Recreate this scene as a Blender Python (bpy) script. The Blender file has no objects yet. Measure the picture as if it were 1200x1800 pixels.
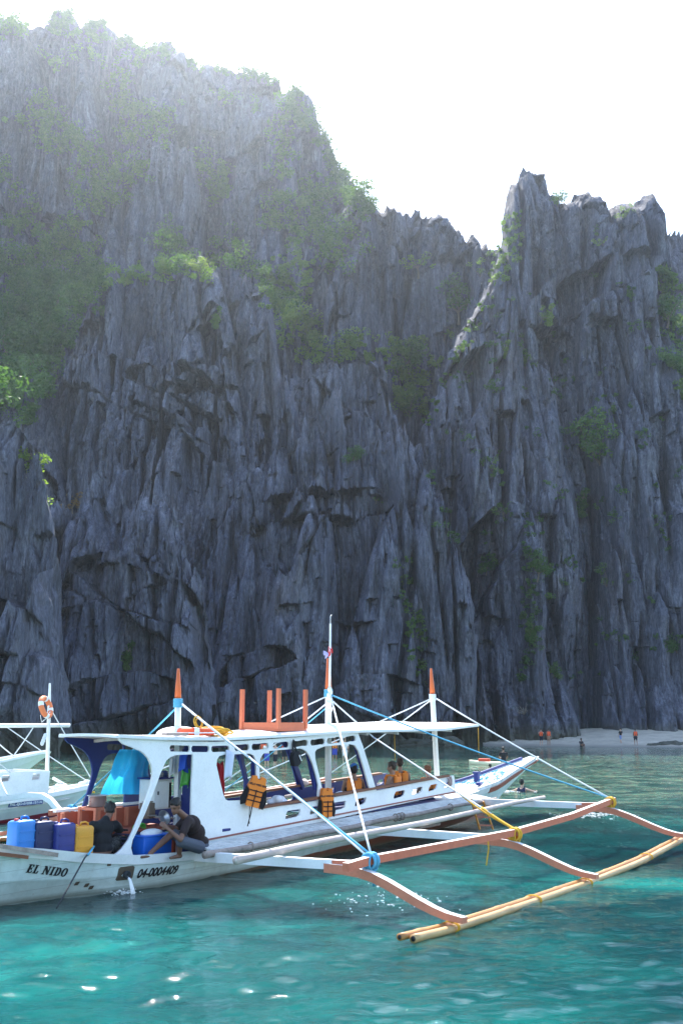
import bpy, bmesh, math, random
import numpy as np
from mathutils import Vector, Matrix, Euler

random.seed(7)
RNG = np.random.default_rng(11)
scene = bpy.context.scene
COL = scene.collection

# ---------------------------------------------------------------- camera
F_PX, CAM_H = 1750.0, 2.6                     # focal length in photo pixels, eye height over the water
PITCH = math.atan((1268 - 900) / F_PX)
cam_data = bpy.data.cameras.new('camera')
cam_data.sensor_fit = 'VERTICAL'
cam_data.sensor_height = 36.0
cam_data.lens = 36.0 * F_PX / 1800.0
cam_data.clip_end = 3000.0
cam = bpy.data.objects.new('camera', cam_data)
COL.objects.link(cam)
cam.location = (0, 0, CAM_H)
cam.rotation_euler = (math.pi / 2 + PITCH, 0, 0)
scene.camera = cam

# ---------------------------------------------------------------- sky, sun, exposure
SUN_EL, SUN_AZ = math.radians(50), math.radians(-9)      # azimuth from +Y towards +X
world = bpy.data.worlds.new('World')
scene.world = world
world.use_nodes = True
wn = world.node_tree.nodes
sky_tex = wn.new('ShaderNodeTexSky')
sky_tex.sky_type = 'NISHITA'
sky_tex.sun_disc = False
sky_tex.sun_elevation = SUN_EL
sky_tex.sun_rotation = SUN_AZ
sky_tex.air_density = 1.0
sky_tex.dust_density = 0.7
sky_tex.ozone_density = 1.0
wn['Background'].inputs['Strength'].default_value = 0.15
world.node_tree.links.new(sky_tex.outputs[0], wn['Background'].inputs['Color'])

sun_data = bpy.data.lights.new('sun', 'SUN')
sun_data.energy = 3.6
sun_data.angle = math.radians(0.53)
sun_data.color = (1.0, 0.955, 0.88)
sun = bpy.data.objects.new('sun', sun_data)
COL.objects.link(sun)
sd = Vector((math.sin(SUN_AZ) * math.cos(SUN_EL), math.cos(SUN_AZ) * math.cos(SUN_EL), math.sin(SUN_EL)))
sun.rotation_euler = sd.to_track_quat('Z', 'Y').to_euler()
sun.location = sd * 400

scene.view_settings.view_transform = 'Standard'
scene.view_settings.look = 'None'
scene.view_settings.exposure = 1.9
scene.view_settings.gamma = 1.0
scene.view_settings.use_curve_mapping = False
scene.render.film_transparent = False
cy = scene.cycles
cy.use_denoising = True
try:
    cy.denoiser = 'OPENIMAGEDENOISE'
    cy.denoising_input_passes = 'RGB_ALBEDO_NORMAL'
except Exception:
    pass
cy.max_bounces = 6
cy.diffuse_bounces = 3
cy.glossy_bounces = 3
cy.transmission_bounces = 4
cy.transparent_max_bounces = 6
cy.volume_bounces = 1
cy.caustics_reflective = False
cy.caustics_refractive = False
cy.sample_clamp_indirect = 6.0

# ---------------------------------------------------------------- helpers: projection of sightings
def ray(u, v):
    """direction of the sight line through photo pixel (u, v)"""
    x, z = (u - 600) / F_PX, (900 - v) / F_PX
    return Vector((x, math.cos(PITCH) - z * math.sin(PITCH), math.sin(PITCH) + z * math.cos(PITCH)))

def at_depth(u, v, y):
    d = ray(u, v)
    t = y / d.y
    return Vector((d.x * t, y, CAM_H + d.z * t))

def at_height(u, v, z=0.0):
    d = ray(u, v)
    t = (z - CAM_H) / d.z
    return Vector((d.x * t, d.y * t, z))

# ---------------------------------------------------------------- helpers: objects
def put(o, label=None, cat=None, group=None, kind=None):
    if label: o['label'] = label
    if cat: o['category'] = cat
    if group: o['group'] = group
    if kind: o['kind'] = kind
    return o

def link(name, mesh, mat=None, parent=None):
    o = bpy.data.objects.new(name, mesh)
    COL.objects.link(o)
    if mat is not None:
        mats = mat if isinstance(mat, (list, tuple)) else [mat]
        if len(mesh.materials) == 0:
            for m in mats:
                mesh.materials.append(m)
    if parent is not None:
        o.parent = parent
    return o

def empty(name, loc=(0, 0, 0), rz=0.0, parent=None):
    o = bpy.data.objects.new(name, None)
    COL.objects.link(o)
    o.empty_display_size = 0.2
    o.location = loc
    o.rotation_euler = (0, 0, rz)
    if parent is not None:
        o.parent = parent
    return o

def np_mesh(name, verts, faces, smooth=False):
    """fast mesh from numpy arrays; faces (n,3) or (n,4)"""
    verts = np.ascontiguousarray(verts, dtype=np.float32)
    faces = np.ascontiguousarray(faces, dtype=np.int32)
    k = faces.shape[1]
    me = bpy.data.meshes.new(name)
    me.vertices.add(len(verts))
    me.vertices.foreach_set('co', verts.ravel())
    me.loops.add(faces.size)
    me.loops.foreach_set('vertex_index', faces.ravel())
    me.polygons.add(len(faces))
    me.polygons.foreach_set('loop_start', np.arange(0, faces.size, k, dtype=np.int32))
    me.polygons.foreach_set('loop_total', np.full(len(faces), k, dtype=np.int32))
    me.polygons.foreach_set('use_smooth', np.full(len(faces), smooth, dtype=bool))
    me.update(calc_edges=True)
    return me

def grid_faces(nu, nv):
    i = np.arange(nu - 1)[:, None]
    j = np.arange(nv - 1)[None, :]
    a = i * nv + j
    return np.stack([a, a + nv, a + nv + 1, a + 1], -1).reshape(-1, 4)

class MB:
    """collects simple shapes; build() links them as ONE mesh object"""
    def __init__(self):
        self.v, self.f, self.sm = [], [], []
    def add(self, v, f, smooth=False):
        b = len(self.v)
        self.v += [tuple(p) for p in v]
        self.f += [tuple(i + b for i in q) for q in f]
        self.sm += [smooth] * len(f)
        return self
    def box(self, c, d, rz=0.0, rot=None, bevel=0.0):
        hx, hy, hz = d[0] / 2, d[1] / 2, d[2] / 2
        R = rot if rot is not None else Matrix.Rotation(rz, 3, 'Z')
        c = Vector(c)
        if bevel <= 0:
            P = [(x, y, z) for x in (-hx, hx) for y in (-hy, hy) for z in (-hz, hz)]
            Fs = [(0, 1, 3, 2), (4, 6, 7, 5), (0, 4, 5, 1), (2, 3, 7, 6), (0, 2, 6, 4), (1, 5, 7, 3)]
            return self.add([c + R @ Vector(p) for p in P], Fs)
        b = min(bevel, hx * .9, hy * .9, hz * .9)
        bm = bmesh.new()
        bmesh.ops.create_cube(bm, size=1.0)
        bmesh.ops.scale(bm, vec=(2 * hx, 2 * hy, 2 * hz), verts=bm.verts)
        bmesh.ops.bevel(bm, geom=list(bm.edges), offset=b, segments=2, affect='EDGES', profile=0.6)
        bm.verts.index_update()
        self.add([c + R @ v.co for v in bm.verts], [[v.index for v in f.verts] for f in bm.faces], True)
        bm.free()
        return self
    def tube(self, pts, r, n=8, cap=True, smooth=True, flat=(1.0, 1.0), up=None):
        """sweep along pts; r a number or one per point; flat = (side, up) scale of the section"""
        pts = [Vector(p) for p in pts]
        rs = r if isinstance(r, (list, tuple)) else [r] * len(pts)
        V, Fs = [], []
        refn = None
        for i, p in enumerate(pts):
            t = (pts[min(i + 1, len(pts) - 1)] - pts[max(i - 1, 0)])
            if t.length < 1e-9: t = Vector((0, 0, 1))
            t.normalize()
            if up is not None:
                s = t.cross(Vector(up))
                if s.length < 1e-6: s = t.orthogonal()
                s.normalize()
            else:
                if refn is None: s = t.orthogonal().normalized()
                else:
                    s = refn - t * refn.dot(t)
                    s = s.normalized() if s.length > 1e-6 else t.orthogonal().normalized()
                refn = s
            w = t.cross(s).normalized()
            for k in range(n):
                a = 2 * math.pi * (k + 0.5) / n
                V.append(p + s * (math.cos(a) * rs[i] * flat[0]) + w * (math.sin(a) * rs[i] * flat[1]))
        for i in range(len(pts) - 1):
            for k in range(n):
                k2 = (k + 1) % n
                Fs.append((i * n + k, i * n + k2, (i + 1) * n + k2, (i + 1) * n + k))
        if cap:
            Fs.append(tuple(range(n - 1, -1, -1)))
            Fs.append(tuple((len(pts) - 1) * n + k for k in range(n)))
        return self.add(V, Fs, smooth)
    def beam(self, pts, w, h, up=(0, 0, 1)):
        """rectangular section swept along pts (w across, h along up)"""
        pts = [Vector(p) for p in pts]
        V, Fs = [], []
        for i, p in enumerate(pts):
            t = (pts[min(i + 1, len(pts) - 1)] - pts[max(i - 1, 0)]).normalized()
            s = t.cross(Vector(up)).normalized()
            q = s.cross(t).normalized()
            ww = w[i] if isinstance(w, (list, tuple)) else w
            hh = h[i] if isinstance(h, (list, tuple)) else h
            for a, b in ((-1, -1), (1, -1), (1, 1), (-1, 1)):
                V.append(p + s * (a * ww / 2) + q * (b * hh / 2))
        for i in range(len(pts) - 1):
            for k in range(4):
                k2 = (k + 1) % 4
                Fs.append((i * 4 + k, i * 4 + k2, (i + 1) * 4 + k2, (i + 1) * 4 + k))
        Fs.append((3, 2, 1, 0))
        m = (len(pts) - 1) * 4
        Fs.append((m, m + 1, m + 2, m + 3))
        return self.add(V, Fs)
    def ellipsoid(self, c, r, nu=12, nv=8, rot=None):
        c = Vector(c)
        V, Fs = [], []
        for j in range(nv + 1):
            th = math.pi * j / nv
            for i in range(nu):
                ph = 2 * math.pi * i / nu
                p = Vector((r[0] * math.sin(th) * math.cos(ph), r[1] * math.sin(th) * math.sin(ph), r[2] * math.cos(th)))
                V.append(c + (rot @ p if rot is not None else p))
        for j in range(nv):
            for i in range(nu):
                i2 = (i + 1) % nu
                Fs.append((j * nu + i, (j + 1) * nu + i, (j + 1) * nu + i2, j * nu + i2))
        return self.add(V, Fs, True)
    def lathe(self, prof, c=(0, 0, 0), n=20, rot=None):
        """prof = [(radius, z), ...]"""
        c = Vector(c)
        V, Fs = [], []
        for (r, z) in prof:
            for i in range(n):
                a = 2 * math.pi * i / n
                p = Vector((r * math.cos(a), r * math.sin(a), z))
                V.append(c + (rot @ p if rot is not None else p))
        for j in range(len(prof) - 1):
            for i in range(n):
                i2 = (i + 1) % n
                Fs.append((j * n + i, j * n + i2, (j + 1) * n + i2, (j + 1) * n + i))
        return self.add(V, Fs, True)
    def torus(self, c, R, r, rot=None, n=28, m=10, a0=0.0, a1=2 * math.pi):
        c = Vector(c)
        full = abs(a1 - a0 - 2 * math.pi) < 1e-6
        V, Fs = [], []
        cnt = n if full else n + 1
        for i in range(cnt):
            a = a0 + (a1 - a0) * i / n
            for k in range(m):
                b = 2 * math.pi * k / m
                p = Vector(((R + r * math.cos(b)) * math.cos(a), (R + r * math.cos(b)) * math.sin(a), r * math.sin(b)))
                V.append(c + (rot @ p if rot is not None else p))
        for i in range(n):
            i2 = (i + 1) % cnt
            for k in range(m):
                k2 = (k + 1) % m
                Fs.append((i * m + k, i2 * m + k, i2 * m + k2, i * m + k2))
        return self.add(V, Fs, True)
    def build(self, name, mat, parent=None, recalc=True):
        me = bpy.data.meshes.new(name)
        me.from_pydata([tuple(p) for p in self.v], [], self.f)
        me.polygons.foreach_set('use_smooth', np.array(self.sm, dtype=bool))
        if recalc:
            bm = bmesh.new(); bm.from_mesh(me)
            bmesh.ops.recalc_face_normals(bm, faces=bm.faces)
            bm.to_mesh(me); bm.free()
        me.update()
        return link(name, me, mat, parent)

# ---------------------------------------------------------------- helpers: materials
def new_mat(name):
    m = bpy.data.materials.new(name)
    m.use_nodes = True
    nt = m.node_tree
    return m, nt, nt.nodes['Principled BSDF']

def N(nt, t, **kw):
    n = nt.nodes.new(t)
    for k, v in kw.items():
        setattr(n, k, v)
    return n

def ramp(nt, fac, stops):
    r = N(nt, 'ShaderNodeValToRGB')
    el = r.color_ramp.elements
    el[0].position, el[0].color = stops[0][0], (*stops[0][1], 1)
    el[1].position, el[1].color = stops[-1][0], (*stops[-1][1], 1)
    for p, c in stops[1:-1]:
        e = el.new(p); e.color = (*c, 1)
    nt.links.new(fac, r.inputs[0])
    return r.outputs[0]

def noise(nt, vec, scale, detail=4, rough=0.55, dist=0.0):
    n = N(nt, 'ShaderNodeTexNoise')
    n.inputs['Scale'].default_value = scale
    n.inputs['Detail'].default_value = detail
    n.inputs['Roughness'].default_value = rough
    n.inputs['Distortion'].default_value = dist
    if vec is not None: nt.links.new(vec, n.inputs['Vector'])
    return n.outputs['Fac']

def mapping(nt, vec, scale=(1, 1, 1), loc=(0, 0, 0), rot=(0, 0, 0)):
    m = N(nt, 'ShaderNodeMapping')
    m.inputs['Scale'].default_value = scale
    m.inputs['Location'].default_value = loc
    m.inputs['Rotation'].default_value = rot
    nt.links.new(vec, m.inputs['Vector'])
    return m.outputs[0]

def mix(nt, fac, a, b, mode='MIX'):
    m = N(nt, 'ShaderNodeMix', data_type='RGBA', blend_type=mode)
    if isinstance(fac, (int, float)): m.inputs[0].default_value = fac
    else: nt.links.new(fac, m.inputs[0])
    for k, c in ((6, a), (7, b)):
        if isinstance(c, (tuple, list)): m.inputs[k].default_value = (*c, 1)
        else: nt.links.new(c, m.inputs[k])
    return m.outputs[2]

def bump(nt, bsdf, h, strength=0.3, dist=0.02):
    b = N(nt, 'ShaderNodeBump')
    b.inputs['Strength'].default_value = strength
    b.inputs['Distance'].default_value = dist
    nt.links.new(h, b.inputs['Height'])
    nt.links.new(b.outputs[0], bsdf.inputs['Normal'])

def obj_co(nt):
    return N(nt, 'ShaderNodeTexCoord').outputs['Object']

def wpos(nt):
    return N(nt, 'ShaderNodeNewGeometry').outputs['Position']

_paints = {}
def paint(name, col, rough=0.5, wear=0.25, dark=0.75, scale=3.0, metal=0.0, spec=0.4):
    """plain painted / plastic / cloth surface with grime and slight unevenness"""
    if name in _paints: return _paints[name]
    m, nt, b = new_mat(name)
    co = obj_co(nt)
    n1 = noise(nt, co, scale, 6, 0.65)
    n2 = noise(nt, co, scale * 9, 3, 0.6)
    d = tuple(c * dark for c in col)
    c1 = mix(nt, ramp(nt, n1, [(0.42, (0, 0, 0)), (0.72, (wear, wear, wear))]), col, d)
    c2 = mix(nt, ramp(nt, n2, [(0.5, (0, 0, 0)), (0.8, (wear * .7,) * 3)]), c1, tuple(c * dark * .9 for c in col))
    nt.links.new(c2, b.inputs['Base Color'])
    b.inputs['Roughness'].default_value = rough
    b.inputs['Metallic'].default_value = metal
    b.inputs['Specular IOR Level'].default_value = spec
    bump(nt, b, n2, 0.12, 0.01)
    _paints[name] = m
    return m

# ---------------------------------------------------------------- helpers: numpy noise
def _hash(ix, iy, seed):
    h = (ix.astype(np.int64) * 374761393 + iy.astype(np.int64) * 668265263 + seed * 1442695041) & 0xffffffff
    h = ((h ^ (h >> 13)) * 1274126177) & 0xffffffff
    h = ((h ^ (h >> 16)) * 2246822519) & 0xffffffff
    return (h ^ (h >> 15)) & 0xffffff

def _rnd(ix, iy, seed):
    return (_hash(ix, iy, seed) / np.float32(0xffffff)).astype(np.float32)

_tab = np.random.default_rng(5).random(4096).astype(np.float32) * 2 * np.pi
_cx, _sx = np.cos(_tab), np.sin(_tab)
def pn(x, y, seed=0):
    """gradient noise, about -0.7..0.7"""
    x = x.astype(np.float32); y = y.astype(np.float32)
    xf = np.floor(x); yf = np.floor(y)
    fx = x - xf; fy = y - yf
    xi = xf.astype(np.int32); yi = yf.astype(np.int32)
    u = fx * fx * fx * (fx * (fx * 6 - 15) + 10); w = fy * fy * fy * (fy * (fy * 6 - 15) + 10)
    def g(dx, dy):
        h = ((xi + dx) * 1619 + (yi + dy) * 31337 + seed * 6971)
        h = (h ^ (h >> 8)) * 60493
        h = (h ^ (h >> 13)) & 4095
        return _cx[h] * (fx - dx) + _sx[h] * (fy - dy)
    with np.errstate(over='ignore'):
        a = g(0, 0); b = g(1, 0); c = g(0, 1); d = g(1, 1)
    return (a + u * (b - a)) * (1 - w) + (c + u * (d - c)) * w

def fbm(x, y, octv=4, seed=0, gain=0.5):
    s = 0; a = 1.0; f = 1.0
    for k in range(octv):
        s = s + a * pn(x * f, y * f, seed + k * 17); a *= gain; f *= 2.03
    return s

def ridged(x, y, octv=3, seed=0, gain=0.5):
    s = 0; a = 1.0; f = 1.0
    for k in range(octv):
        s = s + a * (1 - 2 * np.abs(pn(x * f, y * f, seed + k * 13))); a *= gain; f *= 2.1
    return s

def sstep(a, b, x):
    t = np.clip((x - a) / (b - a), 0, 1)
    return t * t * (3 - 2 * t)
# ================================================================ THE CLIFFS
def rock_material():
    m, nt, b = new_mat('limestone')
    p = wpos(nt)
    st = mapping(nt, p, (1.0, 1.0, 0.16))
    n_big = noise(nt, p, 0.05, 4, 0.6)
    n_str = noise(nt, st, 0.9, 6, 0.65, 0.6)
    n_fine = noise(nt, mapping(nt, p, (1, 1, 0.3)), 4.0, 5, 0.7)
    base = ramp(nt, n_str, [(0.28, (0.058, 0.060, 0.074)), (0.46, (0.118, 0.120, 0.142)), (0.62, (0.178, 0.180, 0.205)), (0.8, (0.30, 0.30, 0.315))])
    brown = mix(nt, ramp(nt, noise(nt, mapping(nt, p, (1, 1, .5), (31, 7, 2)), 0.16, 5, 0.7), [(0.52, (0, 0, 0)), (0.70, (0.6,) * 3)]), base, (0.15, 0.125, 0.11))
    tone = mix(nt, 1.0, brown, ramp(nt, n_big, [(0.3, (0.72, 0.74, 0.8)), (0.7, (1.15, 1.13, 1.1))]), 'MULTIPLY')
    tone = mix(nt, 1.0, tone, (0.80, 0.82, 0.90), 'MULTIPLY')
    fin = mix(nt, 1.0, tone, ramp(nt, n_fine, [(0.3, (0.5, 0.5, 0.52)), (0.7, (1.35, 1.35, 1.35))]), 'MULTIPLY')
    pit = noise(nt, mapping(nt, p, (1, 1, 0.22), (5, 3, 1)), 9.0, 3, 0.7)
    fin = mix(nt, 1.0, fin, ramp(nt, pit, [(0.35, (0.68, 0.68, 0.70)), (0.65, (1.2, 1.2, 1.2))]), 'MULTIPLY')
    wet = ramp(nt, noise(nt, mapping(nt, p, (1, 1, .06), (13, 7, 3)), 0.7, 4, 0.6), [(0.56, (0, 0, 0)), (0.66, (0.55,) * 3)])
    fin = mix(nt, wet, fin, (0.035, 0.036, 0.04))           # black algae streaks
    scar = ramp(nt, noise(nt, mapping(nt, p, (1, 1, .3), (3, 77, 12)), 0.35, 5, 0.7), [(0.66, (0, 0, 0)), (0.78, (0.5,) * 3)])
    fin = mix(nt, scar, fin, (0.36, 0.345, 0.32))
    # tide line: wet, weed-stained rock just above the sea
    sx = N(nt, 'ShaderNodeSeparateXYZ'); nt.links.new(p, sx.inputs[0])
    mr = N(nt, 'ShaderNodeMapRange'); mr.inputs[1].default_value = 1.0; mr.inputs[2].default_value = 2.6
    mr.inputs[3].default_value = 1.0; mr.inputs[4].default_value = 0.0
    nt.links.new(sx.outputs[2], mr.inputs[0])
    fin = mix(nt, mr.outputs[0], fin, (0.085, 0.085, 0.07))
    nt.links.new(fin, b.inputs['Base Color'])
    b.inputs['Roughness'].default_value = 0.9
    b.inputs['Specular IOR Level'].default_value = 0.2
    bump(nt, b, n_fine, 0.5, 0.15)
    return m
ROCK = rock_material()

def blades(x, z, cw, ch, seed, stand=0.45, tilt=0.5, crestk=0.35, leank=0.22, groove=0.35):
    """overlapping upright rock blades with pointed tops; returns metres of forward stand-out"""
    x = x + 0.10 * cw * pn(x / cw * .7, z / ch * 0.9, seed + 91)
    ci = np.floor(x / cw); cj = np.floor(z / ch)
    out = np.full_like(x, -0.3 * cw)
    for dj in (-2, -1, 0, 1):
        for di in (-1, 0, 1):
            ix = (ci + di).astype(np.int32); iy = (cj + dj).astype(np.int32)
            r1 = _rnd(ix, iy, seed); r2 = _rnd(ix, iy, seed + 1); r3 = _rnd(ix, iy, seed + 2); r4 = _rnd(ix, iy, seed + 3)
            r5 = _rnd(ix, iy, seed + 4); r6 = _rnd(ix, iy, seed + 5)
            bx = (ix + 0.1 + 0.8 * r1) * cw
            bz = (iy + 0.1 + 0.8 * r2) * ch
            h = ch * (0.5 + 1.0 * r3)
            w0 = cw * (0.35 + 0.5 * r4)
            dz = z - bz
            t = dz / h
            dx = x - bx - (r5 - 0.5) * 0.30 * dz
            w = w0 * np.where(t > 0, np.clip(1 - t, 0, 1) ** 0.6, 1.0) + 1e-4
            q = dx / w
            aq = np.abs(q)
            prof = stand * cw * r6 + tilt * (2 * r1 - 1) * dx + crestk * w0 * (1 - np.abs(q - (r3 - .5))) \
                - leank * (r4 * 1.6 - 0.3) * dz * np.where(t > 0, 1.0, 0.35) + np.minimum(t, 0) * 0.5 * cw - groove * w0 * np.clip((aq - .78) / .22, 0, 1)
            ok = (aq < 1) & (t < 1)
            out = np.maximum(out, np.where(ok, prof, -1e3))
    return out

CLIFF_PTS = []      # vertex samples of every cliff, for planting shrubs on it

def cliff(name, outline, y0, lean, R, L, zb, res, seed, label, amp=1.0, jag=1.0, notch=0.0, bulge=6.0, back=24.0, sheen=1.0):
    """A rock mass seen from the sea. outline: rim sighted in the photograph (left to right); y0 distance of its foot."""
    pts = []
    for (u, v) in outline:
        y = y0 + R
        for _ in range(4):
            p = at_depth(u, v, y)
            y = y0 + R + lean * max(p.z, 0)
        pts.append((p.x, p.z))
    xs = np.array([p[0] for p in pts]); zs = np.array([p[1] for p in pts])
    x = np.arange(xs[0], xs[-1], res, dtype=np.float32)
    k = y0 / 125.0
    one = np.full_like(x, seed * 3.7)
    # flanks fall in upright steps rather than as a slope
    z0_ = np.zeros(len(x), np.int32)
    xw = x + 0.7 * k * (_rnd(np.floor(x / (2.7 * k) + .4 * pn(x / 5, one, seed + 2)).astype(np.int32), z0_, seed + 3) - .5) + 0.35 * k * (_rnd(np.floor(x / (1.1 * k)).astype(np.int32), z0_, seed + 4) - .5)
    zt = np.interp(xw, xs, zs).astype(np.float32)
    def teeth(w, sd):                                  # narrow upright pinnacles of uneven height
        n1 = np.abs(pn(x / w, one, seed + sd)) * 2
        return np.clip(1 - n1 / 0.55, 0, 1) * (0.3 + 1.4 * _rnd(np.floor(x / w * 1.7).astype(np.int32), np.zeros(len(x), np.int32), seed + sd))
    spikes = 2.6 * teeth(6.0 * k, 5) + 1.8 * teeth(2.6 * k, 6) + 1.1 * teeth(1.1 * k, 7) + 0.8 * teeth(0.55 * k, 9) + 1.2 * pn(x / (3.5 * k), one + 4, seed + 8)
    zt = zt + jag * k * (spikes - 1.2)
    zt = np.maximum(zt, zb + 0.5)
    nz = int(max(zt - zb) / res) + 2
    V = np.linspace(0, 1, nz, dtype=np.float32) ** 0.97
    X = np.repeat(x[:, None], nz, 1)
    Z = zb + (zt - zb)[:, None] * V[None, :]
    below = np.maximum(zt[:, None] - Z, 0)
    # domain warp so that nothing runs ruler-straight
    wx = X + 1.5 * k * fbm(X / (20 * k), Z / (48 * k), 2, seed + 1, .35)
    wz = Z + 2.0 * k * fbm(X / (11 * k), Z / (30 * k), 2, seed + 2)
    # faults: the pattern jumps and the face steps across slanting breaks
    fq = np.random.default_rng(seed + 300)
    FS = np.zeros_like(X)
    for _ in range(int(5 + (x[-1] - x[0]) * float(zt.max() - zb) / (430 * k * k))):
        cx_, cz_ = fq.uniform(x[0], x[-1]), fq.uniform(zb, float(zt.max()))
        th_ = fq.choice([fq.normal(.6, .25), fq.normal(-.6, .25), fq.normal(0, .3), fq.normal(1.35, .25)])
        rad = fq.uniform(4, 13) * k
        dd = -(X - cx_) * math.sin(th_) + (Z - cz_) * math.cos(th_)
        dd = dd + 0.7 * k * pn(X / (3 * k), Z / (3 * k), int(fq.integers(0, 9999)))
        al = (X - cx_) * math.cos(th_) + (Z - cz_) * math.sin(th_)
        m_ = np.clip(1.6 - np.hypot(al / rad, dd / (rad * .6)) * 1.6, 0, 1)
        on = (dd > 0) & (m_ > 0)
        wx = np.where(on, wx + fq.uniform(-4, 4) * k, wx); wz = np.where(on, wz + fq.uniform(-6, 6) * k, wz)
        FS = FS + np.where(dd > 0, m_, 0) * (fq.uniform(-1.0, .15) if abs(th_) < .85 else fq.uniform(-.9, .9)) * k - 0.7 * k * m_ * np.clip(1 - np.abs(dd) / (0.22 * k), 0, 1)
    D = FS + bulge * fbm(X / (26 * k), Z / (45 * k), 3, seed + 3)
    D = D + amp * blades(wx, wz, 11 * k, 34 * k, seed + 10, 0.50, 0.55, 0.30, 0.12)
    D = D + amp * blades(wx * 1.02 + 3, wz, 4.4 * k, 15 * k, seed + 20, 0.60, 0.70, 0.55, 0.18)
    D = D + amp * blades(wx + 7, wz * 1.01, 1.9 * k, 6.0 * k, seed + 30, 0.75, 0.75, 0.6, 0.22, 0.6)
    rough = sstep(-0.25, 0.35, pn(X / (15 * k), Z / (12 * k), seed + 71))
    D = D + amp * (0.35 + 0.65 * rough) * blades(wx + 1, wz, 0.8 * k, 1.9 * k, seed + 40, 0.8, 0.75, 0.7, 0.35, 0.8)
    # rillenkarren: fine upright flutes
    D = D + 0.26 * amp * k * ridged(wx / (0.8 * k), wz / (14 * k), 2, seed + 50)
    # ragged broken patches
    D = D + (0.75 * k * np.abs(fbm(X / (1.5 * k), Z / (1.7 * k), 3, seed + 70)) - .2 * k) * rough
    # deep upright fissures, each tapering out at both ends
    fr = np.random.default_rng(seed + 200)
    xr = float(x[-1] - x[0]); zmax = float(zt.max())
    for _ in range(int(xr / (6.0 * k))):
        xc0 = fr.uniform(x[0], x[-1]); zlo = fr.uniform(zb, zmax * .75); ln = fr.uniform(8, 34) * k; sl = fr.normal(0, .07)
        w = fr.uniform(.22, .62) * k; dep = fr.uniform(1.2, 3.4) * k; sd_ = int(fr.integers(0, 9999))
        c0, c1 = np.searchsorted(x, [xc0 - 9 * k, xc0 + 9 * k])
        if c1 - c0 < 3: continue
        Xs, Zs = X[c0:c1], Z[c0:c1]
        t = (Zs - zlo) / ln
        tap = np.clip(np.minimum(t, 1 - t) * 4, 0, 1)
        xc = xc0 + sl * (Zs - zlo) + 0.9 * k * pn(Zs / (16 * k), Zs * 0 + sd_ * .37, sd_) + 0.12 * k * pn(Zs / (2.2 * k), Zs * 0 + sd_ * .11, sd_ + 1)
        D[c0:c1] -= dep * np.clip(1 - np.abs(Xs - xc) / (w * (.3 + .7 * tap)), 0, 1) ** .7 * tap
    D = D - float(D.mean())
    edge = 1 - np.exp(-below / (1.6 * k))
    Y = y0 + lean * np.maximum(Z, 0) + R * np.exp(-below / L) - D * (0.45 + 0.55 * edge)
    if notch > 0:
        nn = 0.6 * pn(X / 7, X * 0 + seed, seed + 80)
        Y = Y + notch * (1 - sstep(0.8, 3.4, Z + nn)) * sstep(-2.5, 0.2, Z)
    X = X + 0.55 * k * fbm(X / (2.6 * k), Z / (2.2 * k), 3, seed + 85) * np.exp(-below / (2.5 * k))
    # back of the rim, so that the mass has body
    nb = 14
    Xb = np.repeat(X[:, -1:], nb, 1)
    kb = np.arange(1, nb + 1, dtype=np.float32)[None, :] / nb
    Yb = Y[:, -1:] + back * kb
    Zb = zt[:, None] - (zt[:, None] - zb) * kb ** 1.6 * 0.9 + 0.8 * k * pn(Xb / (3 * k), Yb / (3 * k), seed + 90)
    Xb = Xb + (0.9 * k * fbm(Yb / (2.5 * k), Zb / (4 * k), 3, seed + 92)) * np.minimum(kb * 8, 1)
    X = np.concatenate([X, Xb], 1); Y = np.concatenate([Y, Yb], 1); Z = np.concatenate([Z, Zb], 1)
    Y2 = Y
    P = np.stack([X, Y2, Z], -1).reshape(-1, 3)
    me = np_mesh(name, P, grid_faces(len(x), nz + nb), smooth=False)
    o = link(name, me, ROCK)
    put(o, label, 'cliff', None, 'structure')
    CLIFF_PTS.append(np.stack([X[:, :nz], Y2[:, :nz], Z[:, :nz]], -1).reshape(-1, 3))
    return o

# far mountain on the left, its shoulder falling to the right
cliff('mountain', [(-140, 60), (-60, 30), (0, 24), (25, 24), (48, 42), (75, 30), (112, 27), (150, 44), (200, 52), (240, 70), (282, 76), (322, 92), (352, 110), (400, 120), (440, 122), (468, 132), (492, 146), (502, 165), (530, 188), (556, 218), (576, 252), (592, 288), (616, 312), (637, 348), (662, 368), (690, 385), (720, 470), (760, 600)],
      150, 0.26, 5.0, 4.0, 40, 0.255, 3, 'tall forested limestone mountain rising behind the lower cliffs on the left', amp=0.85, jag=0.14, bulge=9)
# ridge in the middle
cliff('rock_ridge', [(500, 560), (540, 430), (590, 392), (640, 374), (690, 380), (705, 376), (740, 378), (768, 380), (792, 408), (818, 434), (842, 444), (862, 450), (880, 470), (905, 520), (960, 640)],
      134, 0.20, 3.0, 3.0, 30, 0.165, 21, 'jagged grey ridge between the mountain and the right hand spire', amp=0.9, jag=0.6)
# far right
cliff('rock_ridge', [(1100, 640), (1130, 470), (1156, 448), (1166, 428), (1186, 424), (1202, 408), (1250, 380), (1330, 360)],
      138, 0.18, 3.0, 3.0, 30, 0.18, 33, 'grey rock ridge at the far right edge behind the spire', amp=0.9, jag=0.6)
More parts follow.
